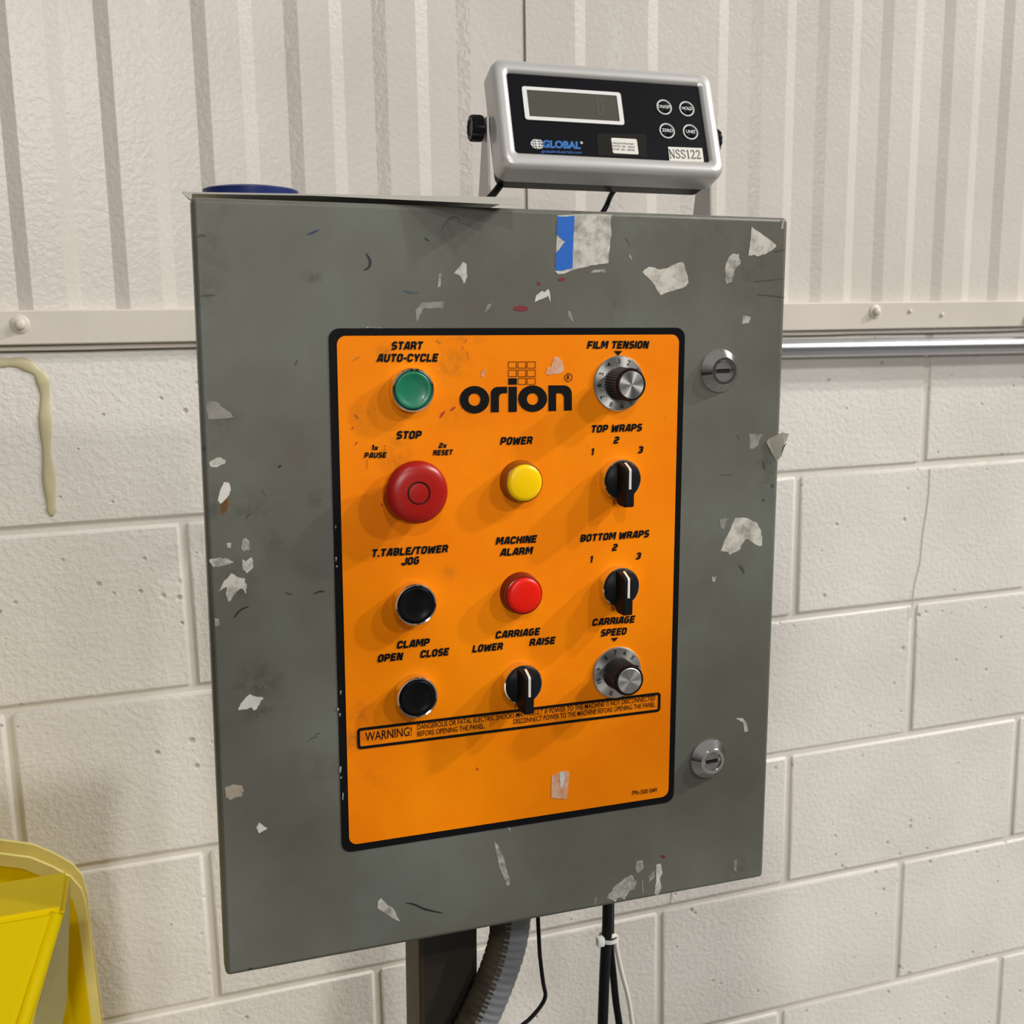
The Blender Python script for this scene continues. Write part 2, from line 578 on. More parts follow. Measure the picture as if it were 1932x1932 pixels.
FULL = [block_mesh(BW, s) for s in range(4)]
for c in range(7):
    off = .5 if c % 2 == 0 else 0.0
    for n in range(-3, 4):
        x = (n + off) * BW
        o = bpy.data.objects.new('block', FULL[(n * 3 + c * 5) % 4])
        COL.objects.link(o); o.parent = wall
        o.location = (x, random.uniform(-.0006, .0006), ZF - (c + 1) * BH)
# yellowed bead of sealant in the first course, left
bead = [at(M_W, a, b, -.001) for a, b in ((-40, 683), (0, 684.5), (38, 685), (60, 696), (77, 712), (84, 740), (85, 790), (87, 840), (92, 900), (96, 950), (98, 974))]
pp = smooth_path(bead, 6)
bm = bmesh.new()
rw = random.Random(3)
wv = [.0058 + .0012 * math.sin(i * .55) + rw.uniform(-.0003, .0003) for i in range(len(pp))]
tube(bm, pp, lambda i: wv[i] * min(1, .25 + (len(pp) - 1 - i) * .2), 10)
for v in bm.verts:
    v.co.y = -.001 + (v.co.y + .001) * .22
obj('sealant_bead', bm, 'sealant', wall, smooth=True, label='dried yellowish sealant bead')
# hairline cracks
bm = bmesh.new()
for path in (((1755, 884), (1752, 930), (1746, 985), (1741, 1010), (1736, 1060), (1727, 1100), (1722, 1130), (1719, 1166)),
             ((1268, 1668), (1267, 1690), (1265, 1706))):
    tube(bm, [at(M_W, a + random.uniform(-1, 1), b, -.0012) for a, b in path], .0004, 5)
obj('crack', bm, 'crack', wall)


def corrugated(name, xs, x_end0, x_end1, z0, z1, y_low):
    """xs: list of (x, 'd'|'b'): d steps towards the room, b steps back"""
    D = .0041
    hw = .0075
    prof = []
    lvl = xs[0][1] == 'b'
    prof.append((x_end0, -D if lvl else 0))
    for x, k in xs:
        if k == 'd':
            prof += [(x - hw, 0), (x + hw, -D)]
        else:
            prof += [(x - hw, -D), (x + hw, 0)]
    prof.append((x_end1, -D if xs[-1][1] == 'd' else 0))
    b = bmesh.new()
    rows = []
    for x, y in prof:
        rows.append([b.verts.new((x, y_low + y, z0)), b.verts.new((x, y_low + y, z1)), b.verts.new((x, y_low + y + .001, z1)), b.verts.new((x, y_low + y + .001, z0))])
    for i in range(len(rows) - 1):
        p, q = rows[i], rows[i + 1]
        for k in range(4):
            j = (k + 1) % 4
            b.faces.new((p[k], q[k], q[j], p[j]))
    b.faces.new(rows[0]); b.faces.new(rows[-1][::-1])
    bmesh.ops.recalc_face_normals(b, faces=b.faces[:])
    return obj(name, b, 'liner', upper)


bm = bmesh.new(); box(bm, -1.30, 1.90, .03, .22, ZF + .015, ZF + 1.6)
upper = obj('wall_upper', bm, 'rail_paint', kind='structure')
TILT = -.0088
left = []
for k in range(8, 0, -1):
    left.append((-.0574 - .0988 * k, 'd')); left.append((-.0574 - .0988 * k + .0496, 'b'))
left.append((-.0574, 'd'))
corrugated('corrugated_panel', left, -1.0, .0168, ZF + .018, ZF + 1.5, .008)
right = [(.0886, 'b')]
for k in range(0, 12):
    right.append((.1345 + .0972 * k, 'd')); right.append((.1345 + .0972 * k + .0500, 'b'))
corrugated('corrugated_panel', right, .0182, 1.6, ZF + .018, ZF + 1.5, .008)
bm = bmesh.new(); box(bm, .0164, .0186, .0030, .0085, ZF + .02, ZF + 1.5)
obj('panel_seam', bm, 'grime', upper)

# bottom rail with bolts, follows a slight fall to the right


def sloped(name, y0, y1, za, zb, material, parent=None, x0=-1.1, x1=1.7, bev=.0015, wob=0.0, **kw):
    b = bmesh.new()
    n = 60 if wob else 2
    rows = []
    rnd = random.Random(11)
    for i in range(n + 1):
        x = x0 + (x1 - x0) * i / n
        s = ZF - .0062 + TILT * x
        wa, wb = rnd.uniform(-wob, wob), rnd.uniform(-wob, wob)
        rows.append([b.verts.new((x, y, s + z)) for y, z in ((y0, za + wa + bev), (y0 + bev, za + wa), (y1, za + wa), (y1, zb + wb), (y0 + bev, zb + wb), (y0, zb + wb - bev))])
    for i in range(n):
        p, q = rows[i], rows[i + 1]
        for k in range(6):
            j = (k + 1) % 6
            b.faces.new((p[k], q[k], q[j], p[j]))
    b.faces.new(rows[0]); b.faces.new(rows[-1][::-1])
    bmesh.ops.recalc_face_normals(b, faces=b.faces[:])
    return obj(name, b, material, parent, **kw)


rail = sloped('trim_1', -.0125, .030, 0.0, .0365, 'rail_paint', kind='structure')
lip = sloped('trim_2', -.0060, .010, -.0062, -.0012, 'rail_paint', wob=.0004, bev=.001, kind='structure')
sloped('grime_line', -.0045, .008, -.0022, .0006, 'grime', lip, wob=.0004, bev=.0005)
sloped('grime_line', -.0035, .008, -.0078, -.0050, 'grime', lip, wob=.0005, bev=.0005)
for px, py, s in ((38, 612, 1.0), (1651, 588, .95), (1940, 604, .95)):
    p = at(M_W, px, py, -.0125)
    bm = bmesh.new()
    lathe(bm, [(.0098 * s, 0), (.0098 * s, .0008), (.0085 * s, .0018), (.0058 * s, .0022), (.0056 * s, .0050), (.0045 * s, .0066), (.0026 * s, .0074), (0, .0076)], 24)
    obj('bolt', bm, 'rail_paint', rail, smooth=40, loc=(p.x, -.0125, p.z))
for px, py in ((1717, 587), (1777, 594)):
    p = at(M_W, px, py, -.0125)
    bm = bmesh.new(); lathe(bm, [(.0034, 0), (.003, .0014), (.0015, .002), (0, .0021)], 12)
    obj('screw', bm, 'rail_paint', rail, smooth=True, loc=(p.x, -.0125, p.z))

# galvanised conduit under the rail at the right
a0, a1 = at(M_W, 1486, 658, -.019), at(M_W, 1932, 651, -.019)
dr = (a1 - a0).normalized()
R0 = a0 - dr * ((a0.x - .17) / dr.x)
R1 = a0 + dr * 1.2
pth = [R0 + Vector((-.022, .045, 0)), R0 + Vector((-.022, .022, 0)), R0 + Vector((-.016, .006, 0)), R0]
pth = smooth_path(pth, 5) + [R0 + (R1 - R0) * t for t in (.25, .5, .75, 1)]
bm = bmesh.new(); tube(bm, pth, .0118, 24)
obj('conduit_pipe', bm, 'galvanised', smooth=40, label='straight shiny galvanised pipe running along the wall under the bolted rail', category='pipe')

# ------------------------------------------------------------------ control cabinet
cab = empty('control_cabinet', M_CAB, 'scuffed grey steel control cabinet with orange button panel on a dark post', 'cabinet')
W2, H2 = .254, .3104
bm = bmesh.new(); box(bm, -W2 + .016, W2 - .016, .022, .185, -H2 + .008, H2 - .010, bev=.003)
obj('enclosure_box', bm, 'enclosure_grey', cab, smooth=30)
bm = bmesh.new(); box(bm, -W2, W2, 0, .019, -H2, H2, bev=.0040, seg=4)
obj('door', bm, 'door_enamel', cab, smooth=30)
bm = bmesh.new(); box(bm, -W2 + .012, W2 - .012, .018, .023, -H2 + .012, H2 - .012)
obj('door_gasket', bm, 'black_plastic', cab)
# hinge knuckles along the left flank
# post under the box
ZFL = -1.524
bm = bmesh.new(); box(bm, -.0625, -.0028, .105, .165, ZFL, -H2 + .012, bev=.004)
box(bm, -.13, .065, .05, .22, ZFL, ZFL + .012, bev=.002)
obj('support_post', bm, 'post_paint', cab, smooth=30, label='dark painted square steel post')
# red operator on the right flank of the box
p = at(M_CAB, 1457, 1322, .05)
bm = bmesh.new(); lathe(bm, [(.012, 0), (.012, .010), (.0135, .012), (.0135, .019), (.010, .0215), (0, .022)], 24)
for v in bm.verts:
    x, y, z = v.co
    v.co = Vector((-y, x, z))
obj('side_switch', bm, 'red_plastic', cab, smooth=40, loc=(W2 - .0162, .058, p.z), label='small red switch on the right side')

# decal: black border sheet, orange field
Y1, Y2, Y3 = -.0005, -.0010, -.0014
dl, drr, dt, db = -.1558, .1541, .2151, -.2179
bm = bmesh.new(); prism(bm, rrect(dl, drr, db, dt, .0085), Y1, .001)
decal = obj('control_decal', bm, 'border_black', cab, label='orange control panel sticker with black border')
bm = bmesh.new(); prism(bm, rrect(-.1495, .1482, -.2116, .2093, .0070), Y2, Y1 + .0002)
obj('orange_field', bm, 'decal_orange', decal, label='orange printed field')

# ------- lettering
T = .285
L_, R_, B_, U_, M_, C_ = .11, .62, .105, .895, .5, .12
G = {
 'A': (.76, [[(.07, 0), (.33, .895), (.56, .895), (.66, 0)], [(.22, .27), (.62, .27)]]),
 'B': (.74, [[(L_, B_), (L_, U_), (R_ - C_, U_), (R_, U_ - C_), (R_, .58), (R_ - .08, .5), (R_, .42), (R_, B_ + C_), (R_ - C_, B_), (L_, B_)], [(L_, .5), (R_ - .08, .5)]]),
 'C': (.74, [[(R_, .66), (R_, U_ - C_), (R_ - C_, U_), (L_ + C_, U_), (L_, U_ - C_), (L_, B_ + C_), (L_ + C_, B_), (R_ - C_, B_), (R_, B_ + C_), (R_, .34)]]),
 'D': (.74, [[(L_, B_), (L_, U_), (R_ - C_, U_), (R_, U_ - C_), (R_, B_ + C_), (R_ - C_, B_), (L_, B_)]]),
 'E': (.70, [[(R_ + .06, U_), (L_, U_), (L_, B_), (R_ + .06, B_)], [(L_, .5), (R_, .5)]]),
 'F': (.68, [[(R_ + .06, U_), (L_, U_), (L_, 0)], [(L_, .46), (R_, .46)]]),
 'G': (.76, [[(R_ + .03, U_), (L_ + C_, U_), (L_, U_ - C_), (L_, B_ + C_), (L_ + C_, B_), (R_ - C_, B_), (R_, B_ + C_), (R_, .5), (.33, .5)]]),
 'H': (.74, [[(L_, 0), (L_, 1)], [(R_, 0), (R_, 1)], [(L_, .5), (R_, .5)]]),
 'I': (.22, [[(L_, 0), (L_, 1)]]),
 'J': (.70, [[(R_, 1), (R_, B_ + C_), (R_ - C_, B_), (L_ + C_, B_), (L_, B_ + C_), (L_, .34)]]),
 'L': (.66, [[(L_, 1), (L_, B_), (R_ + .04, B_)]]),
 'M': (.96, [[(L_, 0), (L_, .9), (.26, .9), (.47, .3), (.70, .9), (.85, .9), (.85, 0)]]),
 'N': (.76, [[(L_, 0), (L_, .9), (.22, .9), (.54, .1), (.65, .1), (.65, 1)]]),
 'O': (.74, [[(.37, B_), (L_ + C_, B_), (L_, B_ + C_), (L_, U_ - C_), (L_ + C_, U_), (R_ - C_, U_), (R_, U_ - C_), (R_, B_ + C_), (R_ - C_, B_), (.36, B_)]]),
 'P': (.74, [[(L_, 0), (L_, U_), (R_ - C_, U_), (R_, U_ - C_), (R_, .42 + C_), (R_ - C_, .42), (L_, .42)]]),
 'R': (.76, [[(L_, 0), (L_, U_), (R_ - C_, U_), (R_, U_ - C_), (R_, .45 + C_), (R_ - C_, .45), (L_, .45)], [(.42, .45), (R_, .22), (R_ + .01, 0)]]),
 'S': (.72, [[(R_ + .03, U_), (L_ + C_, U_), (L_, U_ - C_), (L_, .5 + C_), (L_ + C_, .5), (R_ - C_, .5), (R_, .5 - C_), (R_, B_ + C_), (R_ - C_, B_), (L_ - .06, B_)]]),
 'T': (.70, [[(0, U_), (.70, U_)], [(.35, 0), (.35, U_)]]),
 'U': (.74, [[(L_, 1), (L_, B_ + C_), (L_ + C_, B_), (R_ - C_, B_), (R_, B_ + C_), (R_, 1)]]),
 'W': (1.05, [[(.09, 1), (.21, .1), (.31, .1), (.52, .75), (.60, .75), (.73, .1), (.82, .1), (.95, 1)]]),
 'Y': (.72, [[(.06, 1), (.33, .45), (.40, .45), (.66, 1)], [(.36, .5), (.36, 0)]]),
 'x': (.60, [[(.05, 0), (.55, .66)], [(.05, .66), (.55, 0)]]),
 '1': (.40, [[(.02, .78), (.20, .895), (.28, .895), (.28, 0)]]),
 '2': (.72, [[(L_ - .06, U_), (R_ - C_, U_), (R_, U_ - C_), (R_, .5 + C_), (R_ - C_, .5), (L_ + C_, .5), (L_, .5 - C_), (L_, B_), (R_ + .05, B_)]]),
 '3': (.72, [[(L_ - .06, U_), (R_ - C_, U_), (R_, U_ - C_), (R_, .6), (R_ - .1, .5), (R_, .4), (R_, B_ + C_), (R_ - C_, B_), (L_ - .06, B_)], [(.24, .5), (R_ - .1, .5)]]),
 '-': (.36, [[(.0, .42), (.36, .42)]]),
 '/': (.34, [[(-.02, -.05), (.34, 1.02)]]),
 '.': (.22, [[(L_, 0), (L_, .22)]]),
 ' ': (.30, []),
}


def thick(pl, t):
    """quads along a polyline with limited mitres"""
    n = len(pl)
    Lp, Rp = [], []
    for i, p in enumerate(pl):
        def nrm(a, b):
            dx, dy = b[0] - a[0], b[1] - a[1]
            l = math.hypot(dx, dy) or 1e-6
            return (-dy / l, dx / l)
        if i == 0:
            m = nrm(pl[0], pl[1]); k = 1
        elif i == n - 1:
            m = nrm(pl[-2], pl[-1]); k = 1
        else:
            a, b = nrm(pl[i - 1], p), nrm(p, pl[i + 1])
            mx, my = a[0] + b[0], a[1] + b[1]
            l = math.hypot(mx, my) or 1e-6
            m = (mx / l, my / l)
            k = min(1.5, 1 / max(.3, m[0] * a[0] + m[1] * a[1]))
        Lp.append((p[0] + m[0] * t / 2 * k, p[1] + m[1] * t / 2 * k))
        Rp.append((p[0] - m[0] * t / 2 * k, p[1] - m[1] * t / 2 * k))
    return [[Lp[i], Lp[i + 1], Rp[i + 1], Rp[i]] for i in range(n - 1)]


def stroke_text(s, t=T, shear=.20, gap=.13):
    x = 0
    quads = []
    for ch in s:
        wd, pls = G[ch]
        for pl in pls:
            for q in thick(pl, t):
                quads.append([(a + x + shear * b, b) for a, b in q])
        x += wd + gap
    return quads, x - gap + shear


def place_quads(name, quads, total, bl, br, h, parent, y, material, M=M_CAB, **kw):
    a, b = at(M, *bl, y), at(M, *br, y)
    ux = Vector((b.x - a.x, b.z - a.z))
    W = ux.length
    ux.normalize()
    uz = Vector((-ux.y, ux.x))
    bb = bmesh.new()
    for q in quads:
        vs = []
        for px_, pz_ in q:
            v = ux * (px_ * W / total) + uz * (pz_ * h)
            vs.append(bb.verts.new((a.x + v.x, y, a.z + v.y)))
        try:
            bb.faces.new(vs)
        except ValueError:
            pass
    return obj(name, bb, material, parent, **kw)


def head(s, bl, br, h):
    q, tot = stroke_text(s)
    place_quads('lettering', q, tot, bl, br, h, decal, Y3, 'black_ink')


def font_geo(s, shear=0.0, bold=0.0):
    cu = bpy.data.curves.new('txt', 'FONT')
    cu.body = s; cu.size = 1.0; cu.shear = shear; cu.offset = bold
    cu.resolution_u = 3
    to = bpy.data.objects.new('txt', cu)
    COL.objects.link(to)
    bpy.context.view_layer.update()
    me = bpy.data.meshes.new_from_object(to.evaluated_get(bpy.context.evaluated_depsgraph_get()))
    bpy.data.objects.remove(to)
    bpy.data.curves.remove(cu)
    vs = [(v.co.x, v.co.y) for v in me.vertices]
    fs = [list(p.vertices) for p in me.polygons]
    bpy.data.meshes.remove(me)
    return vs, fs


def font_text(name, s, bl, br, h, parent, y, material, M=M_CAB, shear=0.0, bold=0.0, desc=False, **kw):
    vs, fs = font_geo(s, shear, bold)
    x0 = min(v[0] for v in vs); x1 = max(v[0] for v in vs)
    z1 = max(v[1] for v in vs); z0 = 0.0 if desc else min(v[1] for v in vs)
    a, b = at(M, *bl, y), at(M, *br, y)
    ux = Vector((b.x - a.x, b.z - a.z)); W = ux.length; ux.normalize(); uz = Vector((-ux.y, ux.x))
    bb = bmesh.new()
    V = []
    for vx, vz in vs:
        q = ux * ((vx - x0) * W / (x1 - x0)) + uz * ((vz - z0) * h / (z1 - z0))
        V.append(bb.verts.new((a.x + q.x, y, a.z + q.y)))
    for fc in fs:
        try:
            bb.faces.new([V[i] for i in fc])
        except ValueError:
            pass
    return obj(name, bb, material, parent, **kw)


H1 = .0062
for s, bl, br, h in (
    ('START', (738.1, 659.8), (799, 659.3), H1), ('AUTO-CYCLE', (710.8, 682.9), (828, 682.1), H1),
    ('STOP', (747.3, 828.2), (796.5, 827.5), H1), ('1x', (700.4, 849.3), (714.5, 848.8), .0040), ('PAUSE', (687.2, 864.2), (730, 863.2), .0043),
    ('2x', (827.6, 845.1), (843.7, 844.6), .0040), ('RESET', (816.9, 859.3), (854.9, 858), .0043), ('POWER', (943.6, 839.4), (1006, 837.6), H1),
    ('FILM TENSION', (1107.6, 657.8), (1224.9, 657.1), H1), ('TOP WRAPS', (1114.6, 816.3), (1212.5, 813.1), H1),
    ('2', (1157.7, 836.8), (1169, 836.4), .0058), ('1', (1115.2, 859.1), (1121.4, 858.7), .0058), ('3', (1203.2, 855), (1214.1, 854.6), .0058),
    ('T.TABLE/TOWER', (700.5, 1051.2), (846.7, 1041.7), H1), ('JOG', (757.2, 1066.6), (792.7, 1063.9), H1),
    ('MACHINE', (935.2, 1028), (1014.1, 1023.2), H1), ('ALARM', (943.4, 1049.2), (1006.2, 1045.4), H1),
    ('BOTTOM WRAPS', (1094.4, 1022.5), (1225.9, 1013), H1), ('2', (1155.2, 1039.3), (1166.1, 1038.3), .0058),
    ('1', (1112.8, 1061.8), (1119.3, 1061.2), .0058), ('3', (1199.3, 1055.3), (1209.9, 1054.7), .0058),
    ('CLAMP', (748.6, 1223.8), (811.8, 1218), H1), ('OPEN', (712.4, 1249.4), (761.3, 1244.6), H1), ('CLOSE', (792.7, 1241.2), (848.4, 1235.7), H1),
    ('CARRIAGE', (934.5, 1205), (1019.9, 1197.5), H1), ('LOWER', (891.1, 1231), (950.2, 1225.5), H1), ('RAISE', (998.7, 1219), (1049, 1214.2), H1),
    ('CARRIAGE', (1116.9, 1181.1), (1199, 1174.2), H1), ('SPEED', (1133, 1200.9), (1183.2, 1196.8), H1)):
    head(s, bl, br, h)
for tri in (((1158.3, 662.1), (1174.3, 662.1), (1166.3, 671.2)), ((1152.5, 1204.3), (1166.8, 1202.6), (1159.3, 1210.8))):
    pts = [at(M_CAB, a, b, Y3) for a, b in tri]
    bm = bmesh.new(); prism(bm, [(p.x, p.z) for p in pts], Y3, Y3 + .0002)
    obj('pointer_triangle', bm, 'black_ink', decal)


def quad_ring_px(pxs, wpx):
    pass


# warning box
a = at(M_CAB, 672.5, 1375.5); b = at(M_CAB, 1246, 1303); c = at(M_CAB, 1244, 1341); d = at(M_CAB, 674, 1414)
x0, x1, zt, zb = (a.x + d.x) / 2, (b.x + c.x) / 2, (a.z + b.z) / 2, (c.z + d.z) / 2
bm = bmesh.new(); ring(bm, rrect(x0, x1, zb, zt, .0032), rrect(x0 + .0024, x1 - .0024, zb + .0024, zt - .0024, .0012), Y3, Y3 + .0002)
obj('warning_frame', bm, 'black_ink', decal)
font_text('lettering', 'WARNING!', (689.5, 1399), (777.3, 1387.8), .0078, decal, Y3, 'black_ink', bold=.004)
font_text('lettering', 'DANGEROUS OR FATAL ELECTRIC SHOCKS MAY RESULT IF POWER TO THE MACHINE IS NOT DISCONNECTED', (787.6, 1376.8), (1236.9, 1321.1), .0046, decal, Y3, 'black_ink', bold=.006)
font_text('lettering', 'BEFORE OPENING THE PANEL.', (787.6, 1389.5), (915.4, 1374.1), .0046, decal, Y3, 'black_ink', bold=.006)
font_text('lettering', 'DISCONNECT POWER TO THE MACHINE BEFORE OPENING THE PANEL', (969, 1366.2), (1236.2, 1333.1), .0046, decal, Y3, 'black_ink', bold=.006)
font_text('lettering', 'PN-500 049', (1193.3, 1500.4), (1239.7, 1494.4), .0043, decal, Y3, 'black_ink', bold=.006)


# maker's word mark, lower case round letters
def zp(x, y):          # zoomed crop of the photograph to the decal plane
    p = at(M_CAB, 860 + x / 4.391, 620 + y / 4.391, Y3)
    return (p.x, p.z)


def ell(cx, cy, rx, ry, n=40):
    return [zp(cx + rx * math.cos(2 * math.pi * i / n), cy - ry * math.sin(2 * math.pi * i / n)) for i in range(n)]


bm = bmesh.new()
ring(bm, ell(155, 589, 123, 114), ell(155, 588.5, 50, 51.5), Y3, Y3 + .0002)
ring(bm, ell(637, 580, 120, 110), ell(636.5, 583.5, 47, 48.5), Y3, Y3 + .0002)


def arc(cx, cy, rx, ry, a0, a1, n=8):
    return [(cx + rx * math.cos(math.radians(a0 + (a1 - a0) * i / n)), cy - ry * math.sin(math.radians(a0 + (a1 - a0) * i / n))) for i in range(n + 1)]


rr_ = [(290, 693)] + arc(350, 540, 60, 58, 180, 90) + [(426, 481), (426, 535), (395, 535)] + arc(393, 572, 35, 36, 90, 180) + [(358, 692)]
prism(bm, [zp(*q) for q in rr_], Y3, Y3 + .0002)
prism(bm, [zp(*q) for q in ((437, 481), (507, 480), (506, 689), (437, 691))], Y3, Y3 + .0002)
nn = [(768, 684), (768, 470), (895, 470)] + arc(895, 540, 67, 70, 88, 0) + [(962, 677), (897, 680), (897, 580)] + arc(860, 575, 37, 40, 0, 90) + [(832, 536), (832, 682)]
prism(bm, [zp(*q) for q in nn], Y3, Y3 + .0002)
obj('logo_wordmark', bm, 'black_ink', decal)
bm = bmesh.new(); prism(bm, [zp(*q) for q in ((436, 411), (506, 411), (506, 464), (436, 464))], Y3, Y3 + .0002)
for r_i, (ya, yb) in enumerate(((273, 328), (341, 398), (409, 463))):
    for c_i, (xa, xb) in enumerate(((436, 506), (515, 584), (592, 662))):
        if r_i == 2 and c_i == 0:
            continue
        g = 3.4
        ring(bm, [zp(*q) for q in ((xa, ya), (xb, ya), (xb, yb), (xa, yb))], [zp(*q) for q in ((xa + g, ya + g), (xb - g, ya + g), (xb - g, yb - g), (xa + g, yb - g))], Y3, Y3 + .0002)
obj('logo_grid', bm, 'black_ink', decal, kind='stuff')
bm = bmesh.new(); ring(bm, ell(934, 405, 34, 36, 28), ell(934, 405, 28.5, 30.5, 28), Y3, Y3 + .0002)
obj('registered_ring', bm, 'grid_ink', decal)
font_text('lettering', 'R', (860 + 921 / 4.391, 620 + 425 / 4.391), (860 + 946 / 4.391, 620 + 424 / 4.391), .0042, decal, Y3, 'black_ink', bold=.02)

# ------- buttons, lamps, selectors, knobs (cabinet frame, metres of frame)
BZ = [(.0180, 0), (.0180, .0018), (.0174, .0030), (.0172, .0085), (.0175, .0100), (.0170, .0110), (.0158, .0106), (.0151, .0094), (.0150, .0085), (0, .0085)]


def push_button(x, z, capmat, lab, h=0.0):
    b_ = bmesh.new(); lathe(b_, BZ, 56)
    o = obj('push_button', b_, 'chrome', cab, smooth=35, loc=(x, 0, z), label=lab)
    b_ = bmesh.new()
    lathe(b_, [(.0149, .0085), (.0149, .0106), (.0145, .0113), (.0134, .0115), (.0116, .0108), (.0092, .0101), (.0060, .0098), (0, .0096)], 48)
    obj('button_cap', b_, capmat, o, smooth=True)
    return o


XL, XM, XR = -.0915, .0020, .0922
push_button(XL, .1666, 'green_plastic', 'green push button in a chrome ring')
push_button(XL, -.0078, 'button_black', 'black push button under the jog heading')
push_button(XL, -.0868, 'button_black', 'black push button under the clamp heading')
# stop mushroom
bm = bmesh.new(); lathe(bm, [(.0180, 0), (.0180, .002), (.0165, .004), (.0150, .005), (.0150, .013), (.0, .013)], 48)
stop = obj('stop_button', bm, 'black_plastic', cab, smooth=35, loc=(XL, 0, .0860), label='large red mushroom stop button')
bm = bmesh.new()
lathe(bm, [(.012, .0115), (.0225, .0125), (.0247, .0140), (.0255, .0165), (.0252, .0190), (.0236, .0215), (.0205, .0232), (.0150, .0238), (.0096, .0240), (.0092, .0228), (.0086, .0225), (.0082, .0228), (.0080, .0238), (.0050, .0242), (0, .0243)], 64)
obj('mushroom_head', bm, 'red_plastic', stop, smooth=40)
bm = bmesh.new(); lathe(bm, [(.0093, .0231), (.0087, .0229), (.0082, .0231)], 40)
obj('groove_ring', bm, 'slot_dark', stop, smooth=True)


def pilot(x, z, lens, rim, lab):
    b_ = bmesh.new()
    lathe(b_, [(.0180, 0), (.0180, .0015), (.0174, .0030), (.0170, .0050), (.0170, .0060), (.0166, .0064), (.0168, .0095), (.0168, .0110), (.0162, .0120), (.0156, .0122), (.0152, .0116), (0, .0110)], 56)
    o = obj('pilot_light', b_, rim, cab, smooth=35, loc=(x, 0, z), label=lab)
    b_ = bmesh.new(); lathe(b_, [(.0153, .0105), (.0153, .0124), (.0147, .0136), (.0120, .0143), (.0060, .0147), (0, .0148)], 48)
    obj('lens', b_, lens, o, smooth=True)


pilot(XM, .0885, 'yellow_lens', 'amber_rim', 'yellow pilot light under the power heading')
pilot(XM, -.0072, 'red_lens', 'dark_red_rim', 'red pilot light under the alarm heading')


def selector(x, z, lab):
    b_ = bmesh.new()
    lathe(b_, [(.0180, 0), (.0180, .0018), (.0174, .0030), (.0172, .0075), (.0175, .0092), (.0172, .0104), (.0163, .0106), (.0160, .0100), (0, .0100)], 56)
    o = obj('selector_switch', b_, 'chrome', cab, smooth=35, loc=(x, 0, z), label=lab)
    b_ = bmesh.new(); lathe(b_, [(.0162, .0095), (.0162, .0116), (.0152, .0124), (0, .0128)], 48)
    obj('switch_disc', b_, 'black_plastic', o, smooth=40)
    # lever: side outline (out, z), straddles the disc and overhangs its lower rim
    side = [(.0120, .0152), (.0150, .0150), (.0240, .0112), (.0252, .0095), (.0252, -.0200), (.0244, -.0218), (.0150, -.0206), (.0110, -.0160), (.0110, 0)]
    b_ = bmesh.new()
    hw = .0042
    A = [b_.verts.new((-hw - (.0022 if oo < .02 else 0), -oo, zz)) for oo, zz in side]
    B = [b_.verts.new((hw + (.0022 if oo < .02 else 0), -oo, zz)) for oo, zz in side]
    b_.faces.new(A); b_.faces.new(B[::-1])
    for i in range(len(side)):
        j = (i + 1) % len(side)
        b_.faces.new((A[j], A[i], B[i], B[j]))
    bmesh.ops.recalc_face_normals(b_, faces=b_.faces[:])
    bmesh.ops.bevel(b_, geom=b_.edges[:], offset=.0006, segments=2, affect='EDGES')
    obj('lever', b_, 'black_plastic', o, smooth=30)
    b_ = bmesh.new()
    pw = .0011
    line = [(.0153, .0153), (.0243, .0115), (.0256, .0098), (.0256, -.0062)]
    A = [b_.verts.new((-pw, -oo, zz)) for oo, zz in line]
    B = [b_.verts.new((pw, -oo, zz)) for oo, zz in line]
    for i in range(len(line) - 1):
        b_.faces.new((A[i], A[i + 1], B[i + 1], B[i]))
    r_ = bmesh.ops.extrude_face_region(b_, geom=b_.faces[:])
    for v in r_['geom']:
        if isinstance(v, bmesh.types.BMVert):
            v.co.y += .0004
    bmesh.ops.recalc_face_normals(b_, faces=b_.faces[:])
    obj('pointer_line', b_, 'pointer_white', o)


selector(XR, .0866, 'three-position black selector switch under the top wraps heading')
selector(XR + .0004, -.0078, 'three-position black selector switch under the bottom wraps heading')
selector(XM, -.0860, 'black selector switch between lower and raise')


def dial(x, z, nums, lab, h):
    b_ = bmesh.new()
    lathe(b_, [(.0236, 0.0010), (.0236, .0022), (.0228, .0030), (0, .0038)], 72)
    o = obj('dial_knob', b_, 'turned_aluminium', cab, smooth=35, loc=(x, 0, z), label=lab)
    b_ = bmesh.new()
    lathe(b_, [(.0142, .0030), (.0140, .0050), (.0136, h - .008), (.0139, h - .0035), (.0139, h - .0012), (.0130, h), (.0116, h), (.0115, h - .0006), (0, h - .0006)], 144, flute=(.00065, (0, 1, 2, 3, 4)), nfl=36)
    obj('knob_grip', b_, 'knob_brown', o, smooth=25)
    b_ = bmesh.new(); lathe(b_, [(.0114, h - .0008), (.0114, h + .0002), (.0110, h + .0005), (0, h + .0006)], 64)
    obj('knob_insert', b_, 'turned_aluminium', o, smooth=35)
    bb = bmesh.new()
    for s_, ang in nums:
        vs, fs = font_geo(s_, bold=.004)
        xa = min(v[0] for v in vs); xb = max(v[0] for v in vs)
        zz0 = min(v[1] for v in vs); zz1 = max(v[1] for v in vs)
        k = .0042 / (zz1 - zz0)
        th = math.radians(ang)
        V = []
        for vx, vz in vs:
            lx = (vx - (xa + xb) / 2) * k; lz = .0170 + (vz - zz0) * k
            V.append(bb.verts.new((lx * math.cos(th) + lz * math.sin(th), -.0038, -lx * math.sin(th) + lz * math.cos(th))))
        for fc in fs:
            try:
                bb.faces.new([V[i] for i in fc])
            except ValueError:
                pass
    obj('dial_numerals', bb, 'black_ink', o)


